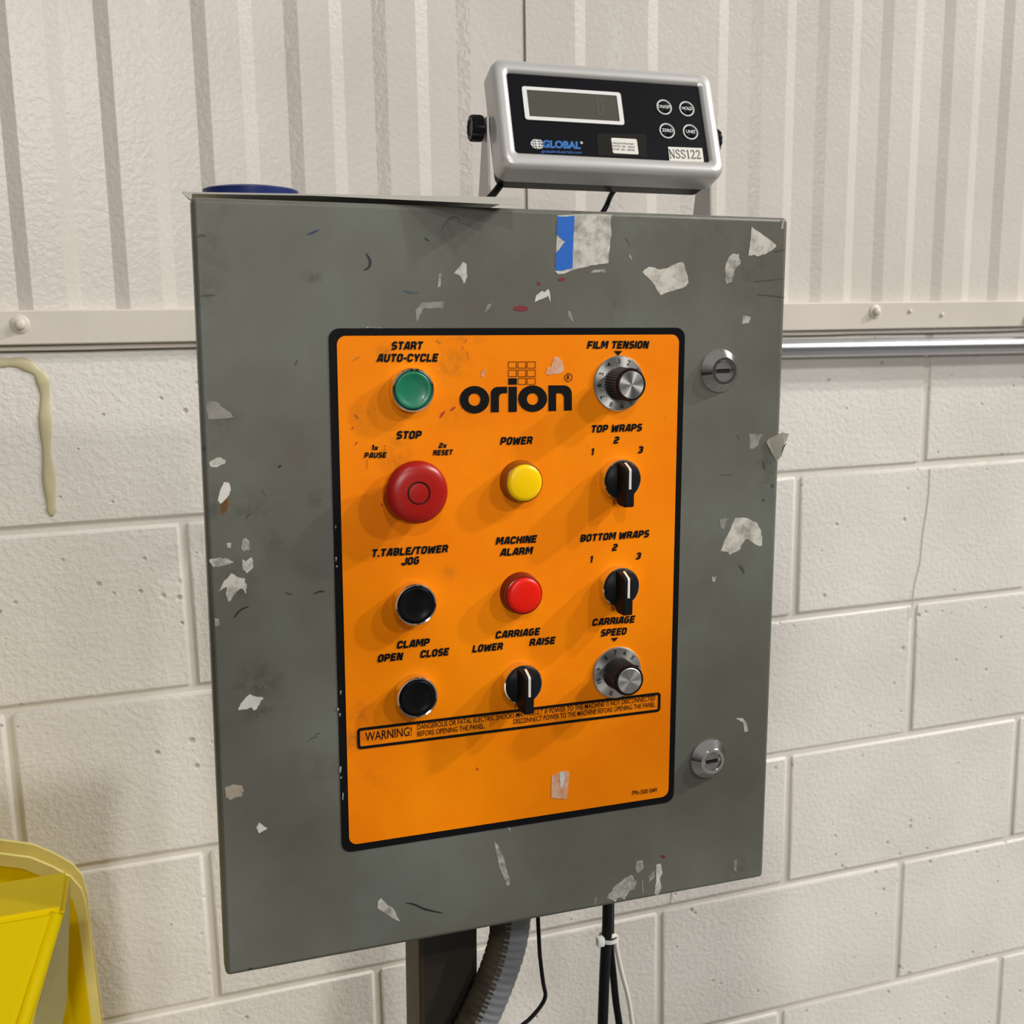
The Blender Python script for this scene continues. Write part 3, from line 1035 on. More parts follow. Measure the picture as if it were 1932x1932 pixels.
dial(.0914, .1684, [('3', -3), ('4', -33), ('5', -63), ('6', -94), ('7', -124), ('8', -156), ('9', 173), ('10', 143), ('2', 25), ('1', 54)],
     'ribbed dial knob under the film tension heading', .0262)
dial(.0938, -.0872, [('7', -8), ('6', 21), ('5', 48), ('4', 77), ('3', 106), ('8', -38), ('9', -74), ('10', -106), ('0', -161)],
     'ribbed dial knob under the carriage speed heading', .0275)


def latch(x, z, lab, ang):
    b_ = bmesh.new()
    lathe(b_, [(.0188, 0), (.0188, .0012), (.0180, .0022), (.0126, .0076), (.0121, .0082), (.0118, .0084), (.0092, .0084), (.0088, .0081), (.0086, .0062), (0, .0058)], 56)
    o = obj('quarter_turn_latch', b_, 'chrome', cab, smooth=25, loc=(x, 0, z), label=lab)
    b_ = bmesh.new()
    # round insert with a slot cut across it
    n = 24
    for sgn in (1, -1):
        pts = []
        a0 = math.asin(.0019 / .0082)
        for i in range(n + 1):
            a_ = a0 + (math.pi - 2 * a0) * i / n
            pts.append((.0082 * math.cos(a_), sgn * .0082 * math.sin(a_)))
        prism(b_, pts, -.0072, -.0050)
    ins = obj('latch_insert', b_, 'satin_steel', o)
    ins.rotation_euler = (0, ang, 0)
    b_ = bmesh.new(); box(b_, -.0081, .0081, -.0061, -.0050, -.0020, .0020)
    s_ = obj('latch_slot', b_, 'slot_dark', o)
    s_.rotation_euler = (0, ang, 0)


latch(.1893, .1776, 'chrome quarter-turn latch near the top right', -.03)
latch(.1896, -.1810, 'chrome quarter-turn latch near the bottom right', -.06)


# ------- tape, torn sticker remains, pen marks: in the cabinet frame, thin and proud of the enamel
def zpx(ox, oy, s):
    return lambda q: (ox + q[0] / s, oy + q[1] / s)


def flake(name, pts, tr, material, y=-.00015, amt=1.2, sub=3, seed=1, parent=None, **kw):
    P = [at(M_CAB, *tr(q)) for q in pts]
    P = jag([(p.x, p.z) for p in P], amt / 2200., sub, seed)
    b_ = bmesh.new(); prism(b_, P, y, .0002)
    return obj(name, b_, material, parent or cab, **kw)


Z3 = zpx(980, 380, 3.45); Z2 = zpx(320, 330, 2.76); Z7 = zpx(340, 700, 3.5125); Z8 = zpx(1260, 600, 3.863)
ZB1 = zpx(380, 1200, 2.928); ZB2 = zpx(660, 1400, 3.0188); ZR = zpx(1220, 1300, 2.7135); Z5 = zpx(860, 620, 4.391); Z4 = zpx(640, 620, 4.025)
flake('torn_label', [(246, 92), (600, 86), (597, 190), (590, 250), (580, 400), (520, 408), (440, 425), (345, 447), (262, 472), (232, 457)], Z3, 'paper', amt=2.0, seed=2, label='torn dirty white paper label')
flake('blue_tape', [(248, 96), (300, 99), (358, 94), (350, 300), (344, 435), (290, 448), (234, 452), (238, 335), (268, 300), (298, 262), (270, 240), (241, 216)], Z3, 'tape_blue', y=-.00035, amt=.7, seed=3, label='strip of bright blue tape')
RES = [
 ([(800, 460), (845, 425), (900, 442), (960, 436), (1050, 395), (1070, 400), (1100, 530), (1085, 550), (1000, 582), (920, 610), (860, 520)], Z3, 'paper', 1.5),
 ([(1510, 163), (1590, 222), (1650, 265), (1672, 288), (1655, 310), (1600, 345), (1550, 358), (1520, 348), (1490, 356)], Z3, 'paper', 1.2),
 ([(1380, 345), (1430, 340), (1437, 410), (1400, 450), (1385, 520), (1355, 535), (1338, 515), (1345, 400)], Z3, 'paper_thin', 1.8),
 ([(1450, 745), (1505, 752), (1495, 790), (1450, 798)], Z3, 'paper_thin', 1.0),
 ([(100, 655), (110, 610), (150, 582), (160, 592), (188, 570), (198, 592), (202, 660), (188, 615)], Z3, 'paper_clean', .5),
 ([(320, 710), (335, 722), (352, 785), (318, 745)], Z3, 'paper_thin', 1.0),
 ([(465, 465), (480, 445), (560, 440), (562, 465), (520, 460)], Z3, 'paper_thin', 1.0),
 ([(708, 350), (722, 345), (738, 392)], Z3, 'paper_thin', .5),
 ([(1705, 120), (1722, 120), (1718, 176), (1705, 180)], Z3, 'paper_thin', .8),
 ([(1480, 512), (1525, 455), (1545, 460), (1550, 530), (1530, 566), (1515, 530)], Z2, 'paper', 1.6),
 ([(1400, 520), (1415, 510), (1410, 582), (1397, 586)], Z2, 'paper_thin', .8),
 ([(1280, 700), (1310, 665), (1430, 660), (1425, 695), (1325, 693), (1300, 730), (1288, 780)], Z2, 'faint_patch', 1.5),
 ([(1655, 672), (1680, 668), (1660, 700), (1636, 722)], Z2, 'faint_patch', 1.0),
 ([(178, 207), (235, 203), (290, 245), (348, 300), (345, 308), (185, 320)], Z7, 'faint_patch', 2.5),
 ([(192, 605), (225, 583), (262, 573), (300, 590), (295, 615), (262, 628), (240, 640), (205, 635)], Z7, 'paper', 1.2),
 ([(290, 735), (325, 742), (335, 790), (318, 830), (300, 850), (265, 880), (250, 860), (262, 800)], Z7, 'paper_clean', .8),
 ([(415, 1110), (440, 1112), (460, 1150), (455, 1190), (415, 1195), (405, 1170)], Z7, 'paper_thin', 1.8),
 ([(412, 1250), (440, 1258), (475, 1235), (485, 1300), (445, 1340), (415, 1320)], Z7, 'paper', 1.8),
 ([(192, 1250), (250, 1238), (300, 1240), (355, 1265), (330, 1280), (250, 1300), (215, 1295)], Z7, 'paper', 1.5),
 ([(250, 1465), (290, 1390), (340, 1340), (370, 1360), (430, 1375), (440, 1440), (430, 1475), (400, 1440), (350, 1490), (320, 1530), (303, 1490), (310, 1430)], Z7, 'paper', 2.2),
 ([(305, 1140), (340, 1140), (337, 1170), (310, 1172)], Z7, 'paper_thin', .8),
 ([(228, 1640), (255, 1640), (262, 1685), (232, 1690)], Z7, 'paper_thin', 1.0),
 ([(590, 845), (690, 845), (660, 920), (630, 945), (597, 962)], Z8, 'faint_patch', 2.2),
 ([(375, 1465), (435, 1460), (410, 1540), (385, 1525)], Z8, 'faint_patch', 1.0),
 ([(490, 1455), (560, 1455), (650, 1490), (680, 1545), (690, 1600), (685, 1660), (640, 1652), (570, 1608), (540, 1650), (522, 1690), (450, 1728), (420, 1700), (385, 1700), (430, 1590)], Z8, 'paper', 1.5),
 ([(320, 1875), (335, 1890), (355, 1880), (345, 1925), (320, 1920)], Z8, 'paper_thin', 1.0),
 ([(205, 410), (215, 375), (270, 320), (300, 335), (345, 345), (320, 380), (295, 410), (270, 395)], ZB1, 'paper_clean', 2.0),
 ([(130, 835), (175, 820), (222, 824), (236, 855), (222, 888), (155, 908), (135, 880)], ZB1, 'paper_beige', 2.2),
 ([(317, 1030), (365, 1062), (320, 1090), (303, 1060)], ZB1, 'paper_clean', .8),
 ([(820, 555), (845, 590), (880, 670), (895, 730), (912, 780), (908, 812), (895, 820), (872, 760), (850, 710), (835, 640)], ZB2, 'paper_thin', 1.2),
 ([(898, 478), (905, 475), (925, 535)], ZB2, 'paper_thin', .4),
 ([(160, 905), (180, 888), (210, 925), (245, 945), (285, 1020), (240, 1000), (158, 945)], ZB2, 'paper', 1.0),
 ([(1465, 890), (1500, 830), (1550, 790), (1600, 755), (1630, 790), (1620, 840), (1590, 850), (1565, 900), (1530, 885), (1515, 912)], ZB2, 'paper_thin', 2.0),
 ([(1632, 680), (1670, 675), (1670, 720), (1640, 745), (1628, 720)], ZB2, 'paper_thin', 1.2),
 ([(1745, 700), (1770, 690), (1780, 740), (1765, 780), (1775, 830), (1755, 870), (1732, 865), (1745, 800)], ZB2, 'paper', 1.2),
 ([(1700, 762), (1735, 735), (1735, 770), (1705, 795)], ZB2, 'paper_thin', 1.2),
 ([(1660, 790), (1668, 785), (1674, 860), (1666, 850)], ZB2, 'faint_patch', .5),
 ([(1395, 890), (1408, 880), (1402, 925), (1396, 930)], ZB2, 'faint_patch', .5),
 ([(455, 150), (490, 148), (515, 180), (520, 215), (502, 220), (495, 172)], ZR, 'paper', .8),
 ([(445, 880), (462, 872), (462, 932), (446, 930)], ZR, 'faint_patch', 1.2),
]
for i, (pts, tr, mm, am) in enumerate(RES):
    flake('sticker_residue', pts, tr, mm, amt=am, seed=20 + i)
flake('rust_spot', [(270, 882), (300, 850), (322, 830), (320, 895), (300, 935), (285, 962), (268, 940)], Z7, 'rust', amt=1.0, seed=90, label='brown rust spot')
PATCH = [([(742, 375), (755, 320), (790, 312), (800, 250), (830, 230), (870, 260), (890, 320), (888, 350), (850, 372), (765, 385)], Z5, 'patch_pink'),
         ([(202, 395), (215, 345), (242, 338), (245, 372), (220, 402)], Z5, 'patch_pink'),
         ([(1145, 190), (1185, 172), (1225, 160), (1245, 170), (1240, 250), (1232, 322), (1190, 320), (1145, 315)], ZB2, 'patch_pink')]
for i, (pts, tr, mm) in enumerate(PATCH):
    flake('glue_patch', pts, tr, mm, y=Y2 - .0003, amt=1.0, seed=70 + i, parent=decal)
flake('white_scuff', [(1190, 172), (1215, 165), (1222, 200), (1205, 250), (1195, 255)], ZB2, 'paper_clean', y=Y2 - .0005, amt=.8, seed=77, parent=decal)


def pen(name, pts, tr, wpx, material, y=-.0003, parent=None, taper=True):
    P = [at(M_CAB, *tr(q)) for q in pts]
    pl = smooth_path([(p.x, 0, p.z) for p in P], 5) if len(P) > 2 else [Vector((p.x, 0, p.z)) for p in P]
    pl = [(p.x, p.z) for p in pl]
    n = len(pl)
    b_ = bmesh.new()
    t = wpx / 2200.
    Lp, Rp = [], []
    for i in range(n):
        a_, c_ = pl[max(0, i - 1)], pl[min(n - 1, i + 1)]
        dx, dz = c_[0] - a_[0], c_[1] - a_[1]
        l = math.hypot(dx, dz) or 1e-6
        ww = t / 2 * (math.sin(math.pi * (i + .7) / (n + .4)) ** .5 if taper and n > 2 else 1)
        Lp.append(b_.verts.new((pl[i][0] - dz / l * ww, y, pl[i][1] + dx / l * ww)))
        Rp.append(b_.verts.new((pl[i][0] + dz / l * ww, y, pl[i][1] - dx / l * ww)))
    for i in range(n - 1):
        b_.faces.new((Lp[i], Lp[i + 1], Rp[i + 1], Rp[i]))
    bmesh.ops.recalc_face_normals(b_, faces=b_.faces[:])
    return obj(name, b_, material, parent or cab)


for pts, tr, wd, mm in (
    ([(720, 310), (750, 298), (778, 287)], Z2, 3.2, 'mark_blue'), ([(1022, 408), (1044, 445), (1038, 480), (1013, 496)], Z2, 4.5, 'mark_black'),
    ([(1412, 292), (1436, 252), (1470, 222), (1500, 222), (1512, 245)], Z2, 2.6, 'scuff'), ([(1222, 600), (1258, 613), (1298, 610)], Z2, 3.5, 'mark_teal'),
    ([(1328, 325), (1338, 336), (1350, 344)], Z2, 2.6, 'mark_blue'), ([(160, 630), (200, 626), (240, 627)], Z2, 2.4, 'scuff'),
    ([(140, 325), (165, 314), (192, 320)], Z2, 3.0, 'scuff'), ([(650, 990), (660, 978), (665, 962)], Z2, 3.0, 'scuff'),
    ([(1520, 522), (1620, 512), (1720, 500)], Z3, 2.0, 'scuff'), ([(1545, 605), (1640, 612), (1725, 625)], Z3, 2.6, 'scuff'),
    ([(1660, 325), (1700, 318), (1725, 312)], Z3, 4.0, 'scuff'), ([(690, 235), (705, 255), (718, 290)], Z3, 1.2, 'scuff'),
    ([(357, 1635), (398, 1585), (455, 1558)], Z7, 2.6, 'mark_black'), ([(438, 975), (452, 955), (466, 940)], Z7, 3.0, 'scuff'),
    ([(885, 1475), (925, 1460), (958, 1462)], Z7, 2.2, 'mark_black'), ([(650, 637), (660, 631), (670, 626)], Z7, 4.0, 'mark_black'),
    ([(545, 780), (555, 810), (572, 835)], Z7, 1.2, 'scuff'), ([(700, 1465), (725, 1475), (748, 1478)], Z7, 2.0, 'scuff'),
    ([(590, 580), (620, 560), (640, 556)], ZB1, 1.6, 'scuff'), ([(625, 548), (642, 540), (658, 536)], ZB1, 1.6, 'scuff'),
    ([(318, 915), (365, 923), (420, 948), (475, 962), (530, 973)], ZB2, 3.0, 'mark_black'), ([(262, 1842), (272, 1836), (280, 1832)], ZB1, 3.0, 'mark_black'),
    ([(152, 505), (160, 512), (170, 514)], Z7, 6.0, 'mark_black'), ([(755, 1210), (765, 1225), (772, 1232)], Z8, 5.0, 'scuff'),
    ([(692, 1320), (700, 1328), (706, 1330)], Z8, 5.0, 'scuff'), ([(520, 1800), (545, 1830), (555, 1860)], Z8, 5.0, 'scuff'),
    ([(505, 850), (512, 868), (522, 885)], Z8, 1.5, 'scuff'), ([(380, 1142), (420, 1140), (465, 1144)], Z8, 1.2, 'scuff'),
    ([(690, 1040), (700, 1070), (712, 1110)], Z8, 3.0, 'scuff')):
    pen('pen_mark' if mm.startswith('mark') else 'scuff_mark', pts, tr, wd, mm)
for pts, tr, wd in (([(1792, 695), (1830, 695), (1868, 697)], Z2, 9.0), ([(252, 509), (275, 508), (298, 502)], Z3, 6.0), ([(118, 522), (127, 535), (132, 545)], Z3, 5.0), ([(1772, 645), (1785, 652), (1798, 656)], ZB2, 4.5)):
    pen('red_mark', pts, tr, wd, 'mark_red')
for pts, tr, wd, mm in (([(765, 675), (780, 648), (800, 625)], Z4, 4.5, 'mark_red_orange'), ([(845, 622), (862, 607), (880, 594)], Z4, 4.5, 'mark_red_orange'),
                        ([(312, 1325), (322, 1335), (316, 1348)], Z4, 2.5, 'mark_red_orange'), ([(120, 880), (130, 868), (136, 855)], Z4, 2.2, 'mark_red_orange'),
                        ([(96, 765), (100, 755), (102, 745)], Z4, 2.2, 'mark_red_orange'), ([(115, 650), (130, 665), (145, 685)], Z4, 3.0, 'scuff_orange'),
                        ([(735, 85), (750, 98), (770, 118)], Z4, 1.6, 'scuff_orange'), ([(955, 75), (962, 88), (955, 105)], Z4, 1.4, 'scuff_orange'),
                        ([(928, 130), (940, 145), (932, 160)], Z4, 1.4, 'scuff_orange'), ([(105, 240), (130, 225), (158, 210)], Z4, 1.6, 'scuff_orange'),
                        ([(205, 990), (212, 1020), (210, 1070)], Z4, 1.4, 'scuff_orange'), ([(338, 890), (345, 892), (352, 890)], Z4, 1.8, 'mark_red_orange'),
                        ([(335, 914), (343, 917), (350, 916)], Z4, 1.8, 'mark_red_orange'), ([(965, 170), (975, 200), (980, 240)], Z4, 1.2, 'scuff_orange'),
                        ([(718, 142), (725, 150), (732, 158)], ZB2, 2.4, 'mark_red_orange')):
    pen('ink_smear', pts, tr, wd, mm, y=Y2 - .0004, parent=decal)
# chips in the black border, left side
for i, (px, py, ww, hh) in enumerate(((641, 1302, 3, 8), (636, 1335, 4, 5), (640, 1345, 3, 6), (641, 1445, 3, 12), (642, 1464, 3, 5), (646, 1495, 2, 14), (632, 990, 2, 6), (633, 1050, 2, 9), (634, 1066, 3, 4), (690, 617, 30, 2))):
    flake('border_chip', [(px, py), (px + ww, py + 1), (px + ww - 1, py + hh), (px, py + hh)], lambda q: q, 'paper_thin', y=Y1 - .0003, amt=.8, seed=i + 200, parent=decal)

# curled sticker on the right edge of the door
bm = bmesh.new()
c0 = [(718, 905), (735, 880), (815, 830), (832, 900), (812, 1000), (792, 1045)]
P = [at(M_CAB, *Z8(q), -.0012) for q in c0]
top_ = [bm.verts.new((p.x, -.0012 - .0045 * (i in (2, 3, 4)), p.z)) for i, p in enumerate(P)]
bm.faces.new(top_)
q0 = at(M_CAB, *Z8((884, 845)), -.006); q1 = at(M_CAB, *Z8((857, 912)), -.004)
v0 = bm.verts.new(q0); v1 = bm.verts.new(q1)
bm.faces.new((top_[2], v0, v1, top_[3]))
bmesh.ops.solidify(bm, geom=bm.faces[:], thickness=.0004)
obj('curled_sticker', bm, 'card_cream', cab, label='curled scrap of white sticker peeling off the door edge')
pen('scuff_mark', [(802, 975), (815, 935), (832, 905)], Z8, 2.5, 'mark_black', y=-.0068)

# ------------------------------------------------------------------ weighing indicator on the cabinet
ind = empty('weighing_indicator', M_IND, 'silver digital weighing indicator with black face on a tilting bracket', 'display')


def ip(px, py, y=0.0):
    p = at(M_IND, 860 + px / 3.45, 80 + py / 3.45, y)
    return p


tl, tr_, br_ = ip(235, 150), ip(1648, 246), ip(1727, 850)
ARM_Z = -.1005
hx0, hx1, hz1, hz0 = -.1150, .1150, .0560, -.0570
# front bezel: rounded picture frame, then a tapering back shell


def loop(b, x0, x1, z0, z1, r, y, seg=6):
    return [b.verts.new((p[0], y, p[1])) for p in rrect(x0, x1, z0, z1, r, seg)]


def bridge(b, A, B):
    n = len(A)
    for i in range(n):
        j = (i + 1) % n
        b.faces.new((A[i], A[j], B[j], B[i]))


bm = bmesh.new()
stages = [(-.0055, .0020, .0010), (-.0015, .0008, -.0035), (0.0, 0.0, -.0060), (.0, .0, -.0060)]
fx0, fx1, fz0, fz1 = -.1000, .1000, -.0414, .0414
Ls = []
Ls.append(loop(bm, fx0, fx1, fz0, fz1, .003, 0.0))
Ls.append(loop(bm, fx0 - .0005, fx1 + .0005, fz0 - .0005, fz1 + .0005, .0035, -.0016))
Ls.append(loop(bm, fx0 - .0035, fx1 + .0035, fz0 - .0035, fz1 + .0035, .006, -.0036))
Ls.append(loop(bm, hx0 + .0045, hx1 - .0045, hz0 + .0045, hz1 - .0045, .009, -.0034))
Ls.append(loop(bm, hx0 + .0012, hx1 - .0012, hz0 + .0012, hz1 - .0012, .011, -.0008))
Ls.append(loop(bm, hx0, hx1, hz0, hz1, .012, .0030))
Ls.append(loop(bm, hx0, hx1, hz0, hz1, .012, .0250))
Ls.append(loop(bm, hx0 + .003, hx1 - .003, hz0 + .003, hz1 - .003, .010, .0270))
for a_, b_ in zip(Ls, Ls[1:]):
    bridge(bm, a_, b_)
bm.faces.new(Ls[-1])
bmesh.ops.recalc_face_normals(bm, faces=bm.faces[:])
obj('housing', bm, 'indicator_silver', ind, smooth=40)
bm = bmesh.new(); A = loop(bm, hx0 + .004, hx1 - .004, hz0 + .002, hz1 - .004, .010, .026); B = loop(bm, hx0 + .006, hx1 - .006, hz0 + .003, hz1 - .008, .010, .043)
bridge(bm, A, B); bm.faces.new(A[::-1]); bm.faces.new(B)
bmesh.ops.recalc_face_normals(bm, faces=bm.faces[:])
obj('rear_cover', bm, 'indicator_back', ind, smooth=40)
bm = bmesh.new(); prism(bm, rrect(fx0 + .0002, fx1 - .0002, fz0 + .0002, fz1 - .0002, .0028), -.0004, .002)
face = obj('face_panel', bm, 'indicator_face', ind)
YF = -.0006
pts_o = [ip(*q) for q in ((425, 290), (1070, 330), (1095, 545), (450, 503))]
ox0, ox1 = (pts_o[0].x + pts_o[3].x) / 2, (pts_o[1].x + pts_o[2].x) / 2
oz1, oz0 = (pts_o[0].z + pts_o[1].z) / 2, (pts_o[2].z + pts_o[3].z) / 2
bm = bmesh.new(); ring(bm, rrect(ox0, ox1, oz0, oz1, .0028), rrect(ox0 + .0046, ox1 - .0046, oz0 + .0036, oz1 - .0036, .0008), -.0014, 0)
obj('display_frame', bm, 'display_frame', ind, smooth=30)
bm = bmesh.new(); box(bm, ox0 + .0044, ox1 - .0044, -.0009, 0, oz0 + .0034, oz1 - .0034)
lcd = obj('display_screen', bm, 'lcd', ind)
bm = bmesh.new()
da, dc = ip(908, 375), ip(965, 478)
dx0, dx1, dz1, dz0 = da.x, dc.x, da.z + .0008, dc.z - .0006
ring(bm, rrect(dx0, dx1, dz0, dz1, .001, 2), rrect(dx0 + .0024, dx1 - .0024, dz0 + .0024, dz1 - .0024, .0005, 2), -.0011, -.0008)
obj('display_digit', bm, 'lcd_digit', lcd)
for s_, (cx, cy), tw in (('ON/OFF', (1353, 425), 78), ('HOLD', (1500, 436), 64), ('ZERO', (1372, 579), 66), ('UNIT', (1524, 587), 58)):
    c_ = ip(cx, cy)
    bm = bmesh.new(); lathe(bm, [(.0082, 0.0004), (.0082, .0012), (.0076, .0016), (.0068, .0012), (.0066, .0008)], 32)
    o = obj('key_button', bm, 'display_frame', ind, smooth=40, loc=(c_.x, 0, c_.z))
    bm = bmesh.new(); lathe(bm, [(.0067, .0004), (.0064, .0012), (0, .0018)], 28)
    obj('key_dome', bm, 'indicator_face', o, smooth=True)
    bm = bmesh.new()
    vs, fs = font_geo(s_, bold=.01)
    xa, xb = min(v[0] for v in vs), max(v[0] for v in vs)
    za, zb_ = min(v[1] for v in vs), max(v[1] for v in vs)
    wd = tw / 3.45 / 1640.
    V = [bm.verts.new(((v[0] - (xa + xb) / 2) / (xb - xa) * wd, -.0020, (v[1] - (za + zb_) / 2) / (zb_ - za) * .0034)) for v in vs]
    for fc in fs:
        try:
            bm.faces.new([V[i] for i in fc])
        except ValueError:
            pass
    obj('key_lettering', bm, 'logo_white', o)
ipx = lambda x, y: (860 + x / 3.45, 80 + y / 3.45)
font_text('brand_lettering', 'GLOBAL', ipx(566, 686), ipx(815, 696), .0082, face, YF, 'logo_blue', M=M_IND, bold=.055, shear=.12)
font_text('web_lettering', 'globalindustrial.com', ipx(557, 716), ipx(820, 724), .0026, face, YF, 'logo_blue', M=M_IND, bold=.01, desc=True)
gc = ip(530, 663)
bm = bmesh.new()


def el2(cx, cz, rx, rz, n=28):
    return [(cx + rx * math.cos(2 * math.pi * i / n), cz + rz * math.sin(2 * math.pi * i / n)) for i in range(n)]


prism(bm, el2(gc.x, gc.z, .0066, .0052), YF, YF + .0002)
globe = obj('globe_emblem', bm, 'logo_white', face)
bm = bmesh.new()
for rx in (.0020, .0044):
    ring(bm, el2(gc.x, gc.z, rx + .0002, .0051), el2(gc.x, gc.z, rx - .0002, .0049), YF - .0002, YF)
for dz in (-.0026, 0, .0026):
    box(bm, gc.x - .0060, gc.x + .0060, YF - .0002, YF, gc.z + dz - .00018, gc.z + dz + .00018)
obj('globe_grid', bm, 'indicator_face', face)
rg = ip(817, 655)
bm = bmesh.new(); ring(bm, el2(rg.x, rg.z, .0013, .0013, 16), el2(rg.x, rg.z, .0006, .0006, 16), YF, YF + .0002)
obj('registered_mark', bm, 'logo_white', face)
# calibration label on clear tape, asset label
bm = bmesh.new(); A = [ip(*q) for q in ((915, 595), (1235, 600), (1245, 750), (925, 738))]
prism(bm, [(p.x, p.z) for p in A], YF - .0001, YF + .0002)
mat('clear_tape', (.016, .015, .013), .12)
bm2 = bm
obj('clear_tape', bm2, 'clear_tape', face)
A = [ip(*q) for q in ((1005, 622), (1175, 634), (1182, 735), (1022, 722))]
bm = bmesh.new(); prism(bm, rrect(min(A[0].x, A[3].x) + .0004, A[1].x, (A[2].z + A[3].z) / 2, (A[0].z + A[1].z) / 2, .0015, 3), YF - .0004, YF)
cal = obj('calibration_label', bm, 'label_white', ind, label='small white calibration label')
for i, s_ in enumerate(('CALILASTRONIC', 'DATE: 06 -2024', 'DUE: 06 -2025')):
    font_text('lettering', s_, ipx(1014 + i * 2, 659 + i * 19.5), ipx(1163 + i * 1, 668 + i * 19.5), .0019, cal, YF - .0006, 'scuff', M=M_IND, bold=.012)
A = [ip(*q) for q in ((1378, 683), (1600, 692), (1612, 782), (1388, 775))]
bm = bmesh.new(); prism(bm, [(p.x, p.z) for p in A], YF - .0006, YF)
asset = obj('asset_label', bm, 'label_white', ind, label='white asset number label')
# serif characters drawn with thick and thin strokes
SG = {
 'N': (.80, [([(.16, 0), (.16, 1)], .06), ([(.12, .98), (.66, .02)], .13), ([(.68, 0), (.68, 1)], .06), ([(0, .98), (.24, .98)], .05), ([(.56, .98), (.82, .98)], .05), ([(.04, .02), (.30, .02)], .05)]),
 'S': (.62, [([(.54, .74), (.50, .90), (.32, .97), (.14, .90), (.09, .74), (.18, .60), (.42, .46), (.54, .32), (.52, .14), (.32, .03), (.12, .08), (.07, .26)], .10)]),
 '1': (.50, [([(.27, 0), (.27, 1)], .13), ([(.08, .86), (.27, .98)], .06), ([(.08, .02), (.46, .02)], .05)]),
 '2': (.62, [([(.09, .72), (.14, .90), (.32, .97), (.48, .88), (.52, .70), (.42, .50), (.10, .08)], .11), ([(.06, .05), (.56, .05), (.58, .20)], .10)]),
}
x = 0; quads = []
for ch in 'NSS122':
    wd, pls = SG[ch]
    for pl, t_ in pls:
        for q in thick(pl, t_):
            quads.append([(a_ + x, b_) for a_, b_ in q])
    x += wd + .08
place_quads('lettering', quads, x - .08, ipx(1392, 753), ipx(1598, 758), .0094, asset, YF - .0009, 'scuff', M=M_IND)

# bracket and clamp knobs
PIV = Vector((0, .030, .000))
UP = .3689
for xo in (-.1180, .1160):
    bm = bmesh.new()
    pts = [(-.0085, .010), (.0085, .010), (.0105, -.015), (.030, ARM_Z), (-.020, ARM_Z), (-.0105, -.015)]
    A = [bm.verts.new((0, y, z)) for y, z in pts]
    B = [bm.verts.new((.0022, y, z)) for y, z in pts]
    bm.faces.new(A); bm.faces.new(B[::-1])
    for i in range(6):
        j = (i + 1) % 6
        bm.faces.new((A[j], A[i], B[i], B[j]))
    bmesh.ops.recalc_face_normals(bm, faces=bm.faces[:])
    o = obj('bracket_arm', bm, 'bracket_steel', ind, loc=(xo, PIV.y, PIV.z))
    o.rotation_euler = (UP, 0, 0)
bm = bmesh.new(); box(bm, -.1180, .1182, -.020, .030, ARM_Z, ARM_Z + .0022, bev=.0008)
o = obj('bracket_base', bm, 'bracket_steel', ind, loc=(0, PIV.y, PIV.z))
o.rotation_euler = (UP, 0, 0)
for sgn in (-1, 1):
    bm = bmesh.new()
    lathe(bm, [(.0040, 0), (.0040, .006), (.0120, .0065), (.0125, .009), (.0125, .0165), (.0115, .0185), (.008, .0185), (.0075, .0175), (0, .0175)], 96, flute=(.0010, (3, 4, 5)), nfl=12)
    for v in bm.verts:
        x, y, z = v.co
        v.co = Vector((sgn * -y, x, z))
    bmesh.ops.recalc_face_normals(bm, faces=bm.faces[:])
    obj('clamp_knob', bm, 'black_plastic', ind, smooth=25, loc=(-.1140 if sgn < 0 else .1115, PIV.y, PIV.z), label='black ribbed clamp knob')

# cables of the indicator


def cable(name, pts, rad, M, lab, cat='cable', group=None, material='cable_black', seg=10):
    P = smooth_path([M @ Vector(p) for p in pts], 8)
    b_ = bmesh.new(); tube(b_, P, rad, seg)
    kw = dict(label=lab, category=cat)
    if group:
        kw['group'] = group
    return obj(name, b_, material, smooth=True, **kw)


c1 = at(M_CAB, 957, 334, .20); c2 = at(M_CAB, 926, 372, .172)
cable('indicator_cable', [c1 + Vector((.02, .012, .015)), c1, c2, c2 + Vector((-.010, .004, -.010)), c2 + Vector((-.012, .030, -.024)), c2 + Vector((-.012, .032, -.09))], .0030, M_CAB,
      'thick black cable leaving the indicator at its left bracket arm')
c1 = at(M_CAB, 1171, 344, .20); c1b = at(M_CAB, 1154, 366, .19); c2 = at(M_CAB, 1142, 393, .178)
cable('indicator_cable', [c1 + Vector((.012, .012, .015)), c1, c1b, c2, c2 + Vector((-.006, .008, -.012)), c2 + Vector((-.006, .025, -.024)), c2 + Vector((-.004, .028, -.09))], .0022, M_CAB,
      'thinner black cable hanging from the middle of the indicator')

# ------------------------------------------------------------------ card sheet and blue lid on top
bm = bmesh.new()
n = 16
rows = []
TS = [0, .012, .027, .030] + [.07 + .93 * i / (n - 4) for i in range(n - 3)]
for i in range(n + 1):
    t_ = TS[i]
    ye = .043 - .068 * t_
    p = at(M_CAB, 343 + 640 * t_, 361.8 + 10.4 * t_, ye)
    lipd = (.0010, .0034, .0058, .0013)[i] if i < 4 else .0013 + .0048 * max(0, (t_ - .4) / .6)
    sk = .030 * (1 - t_)
    ym, yk = ye + .05, .172
    zk = max(.3125, p.z - .003)
    zm = p.z
    rows.append([bm.verts.new(v) for v in ((p.x, ye, p.z), (p.x + sk * .3, ym, zm), (p.x + sk, yk, zk), (p.x + sk, yk, zk - .0008), (p.x + sk * .3, ym, zm - .0008), (p.x, ye + .0010, p.z - .0008), (p.x, ye + .0012, p.z - lipd), (p.x, ye + .0002, p.z - lipd))])
    if i == 0:
        sl = p.copy()
    if i == n:
        sr = p.copy()
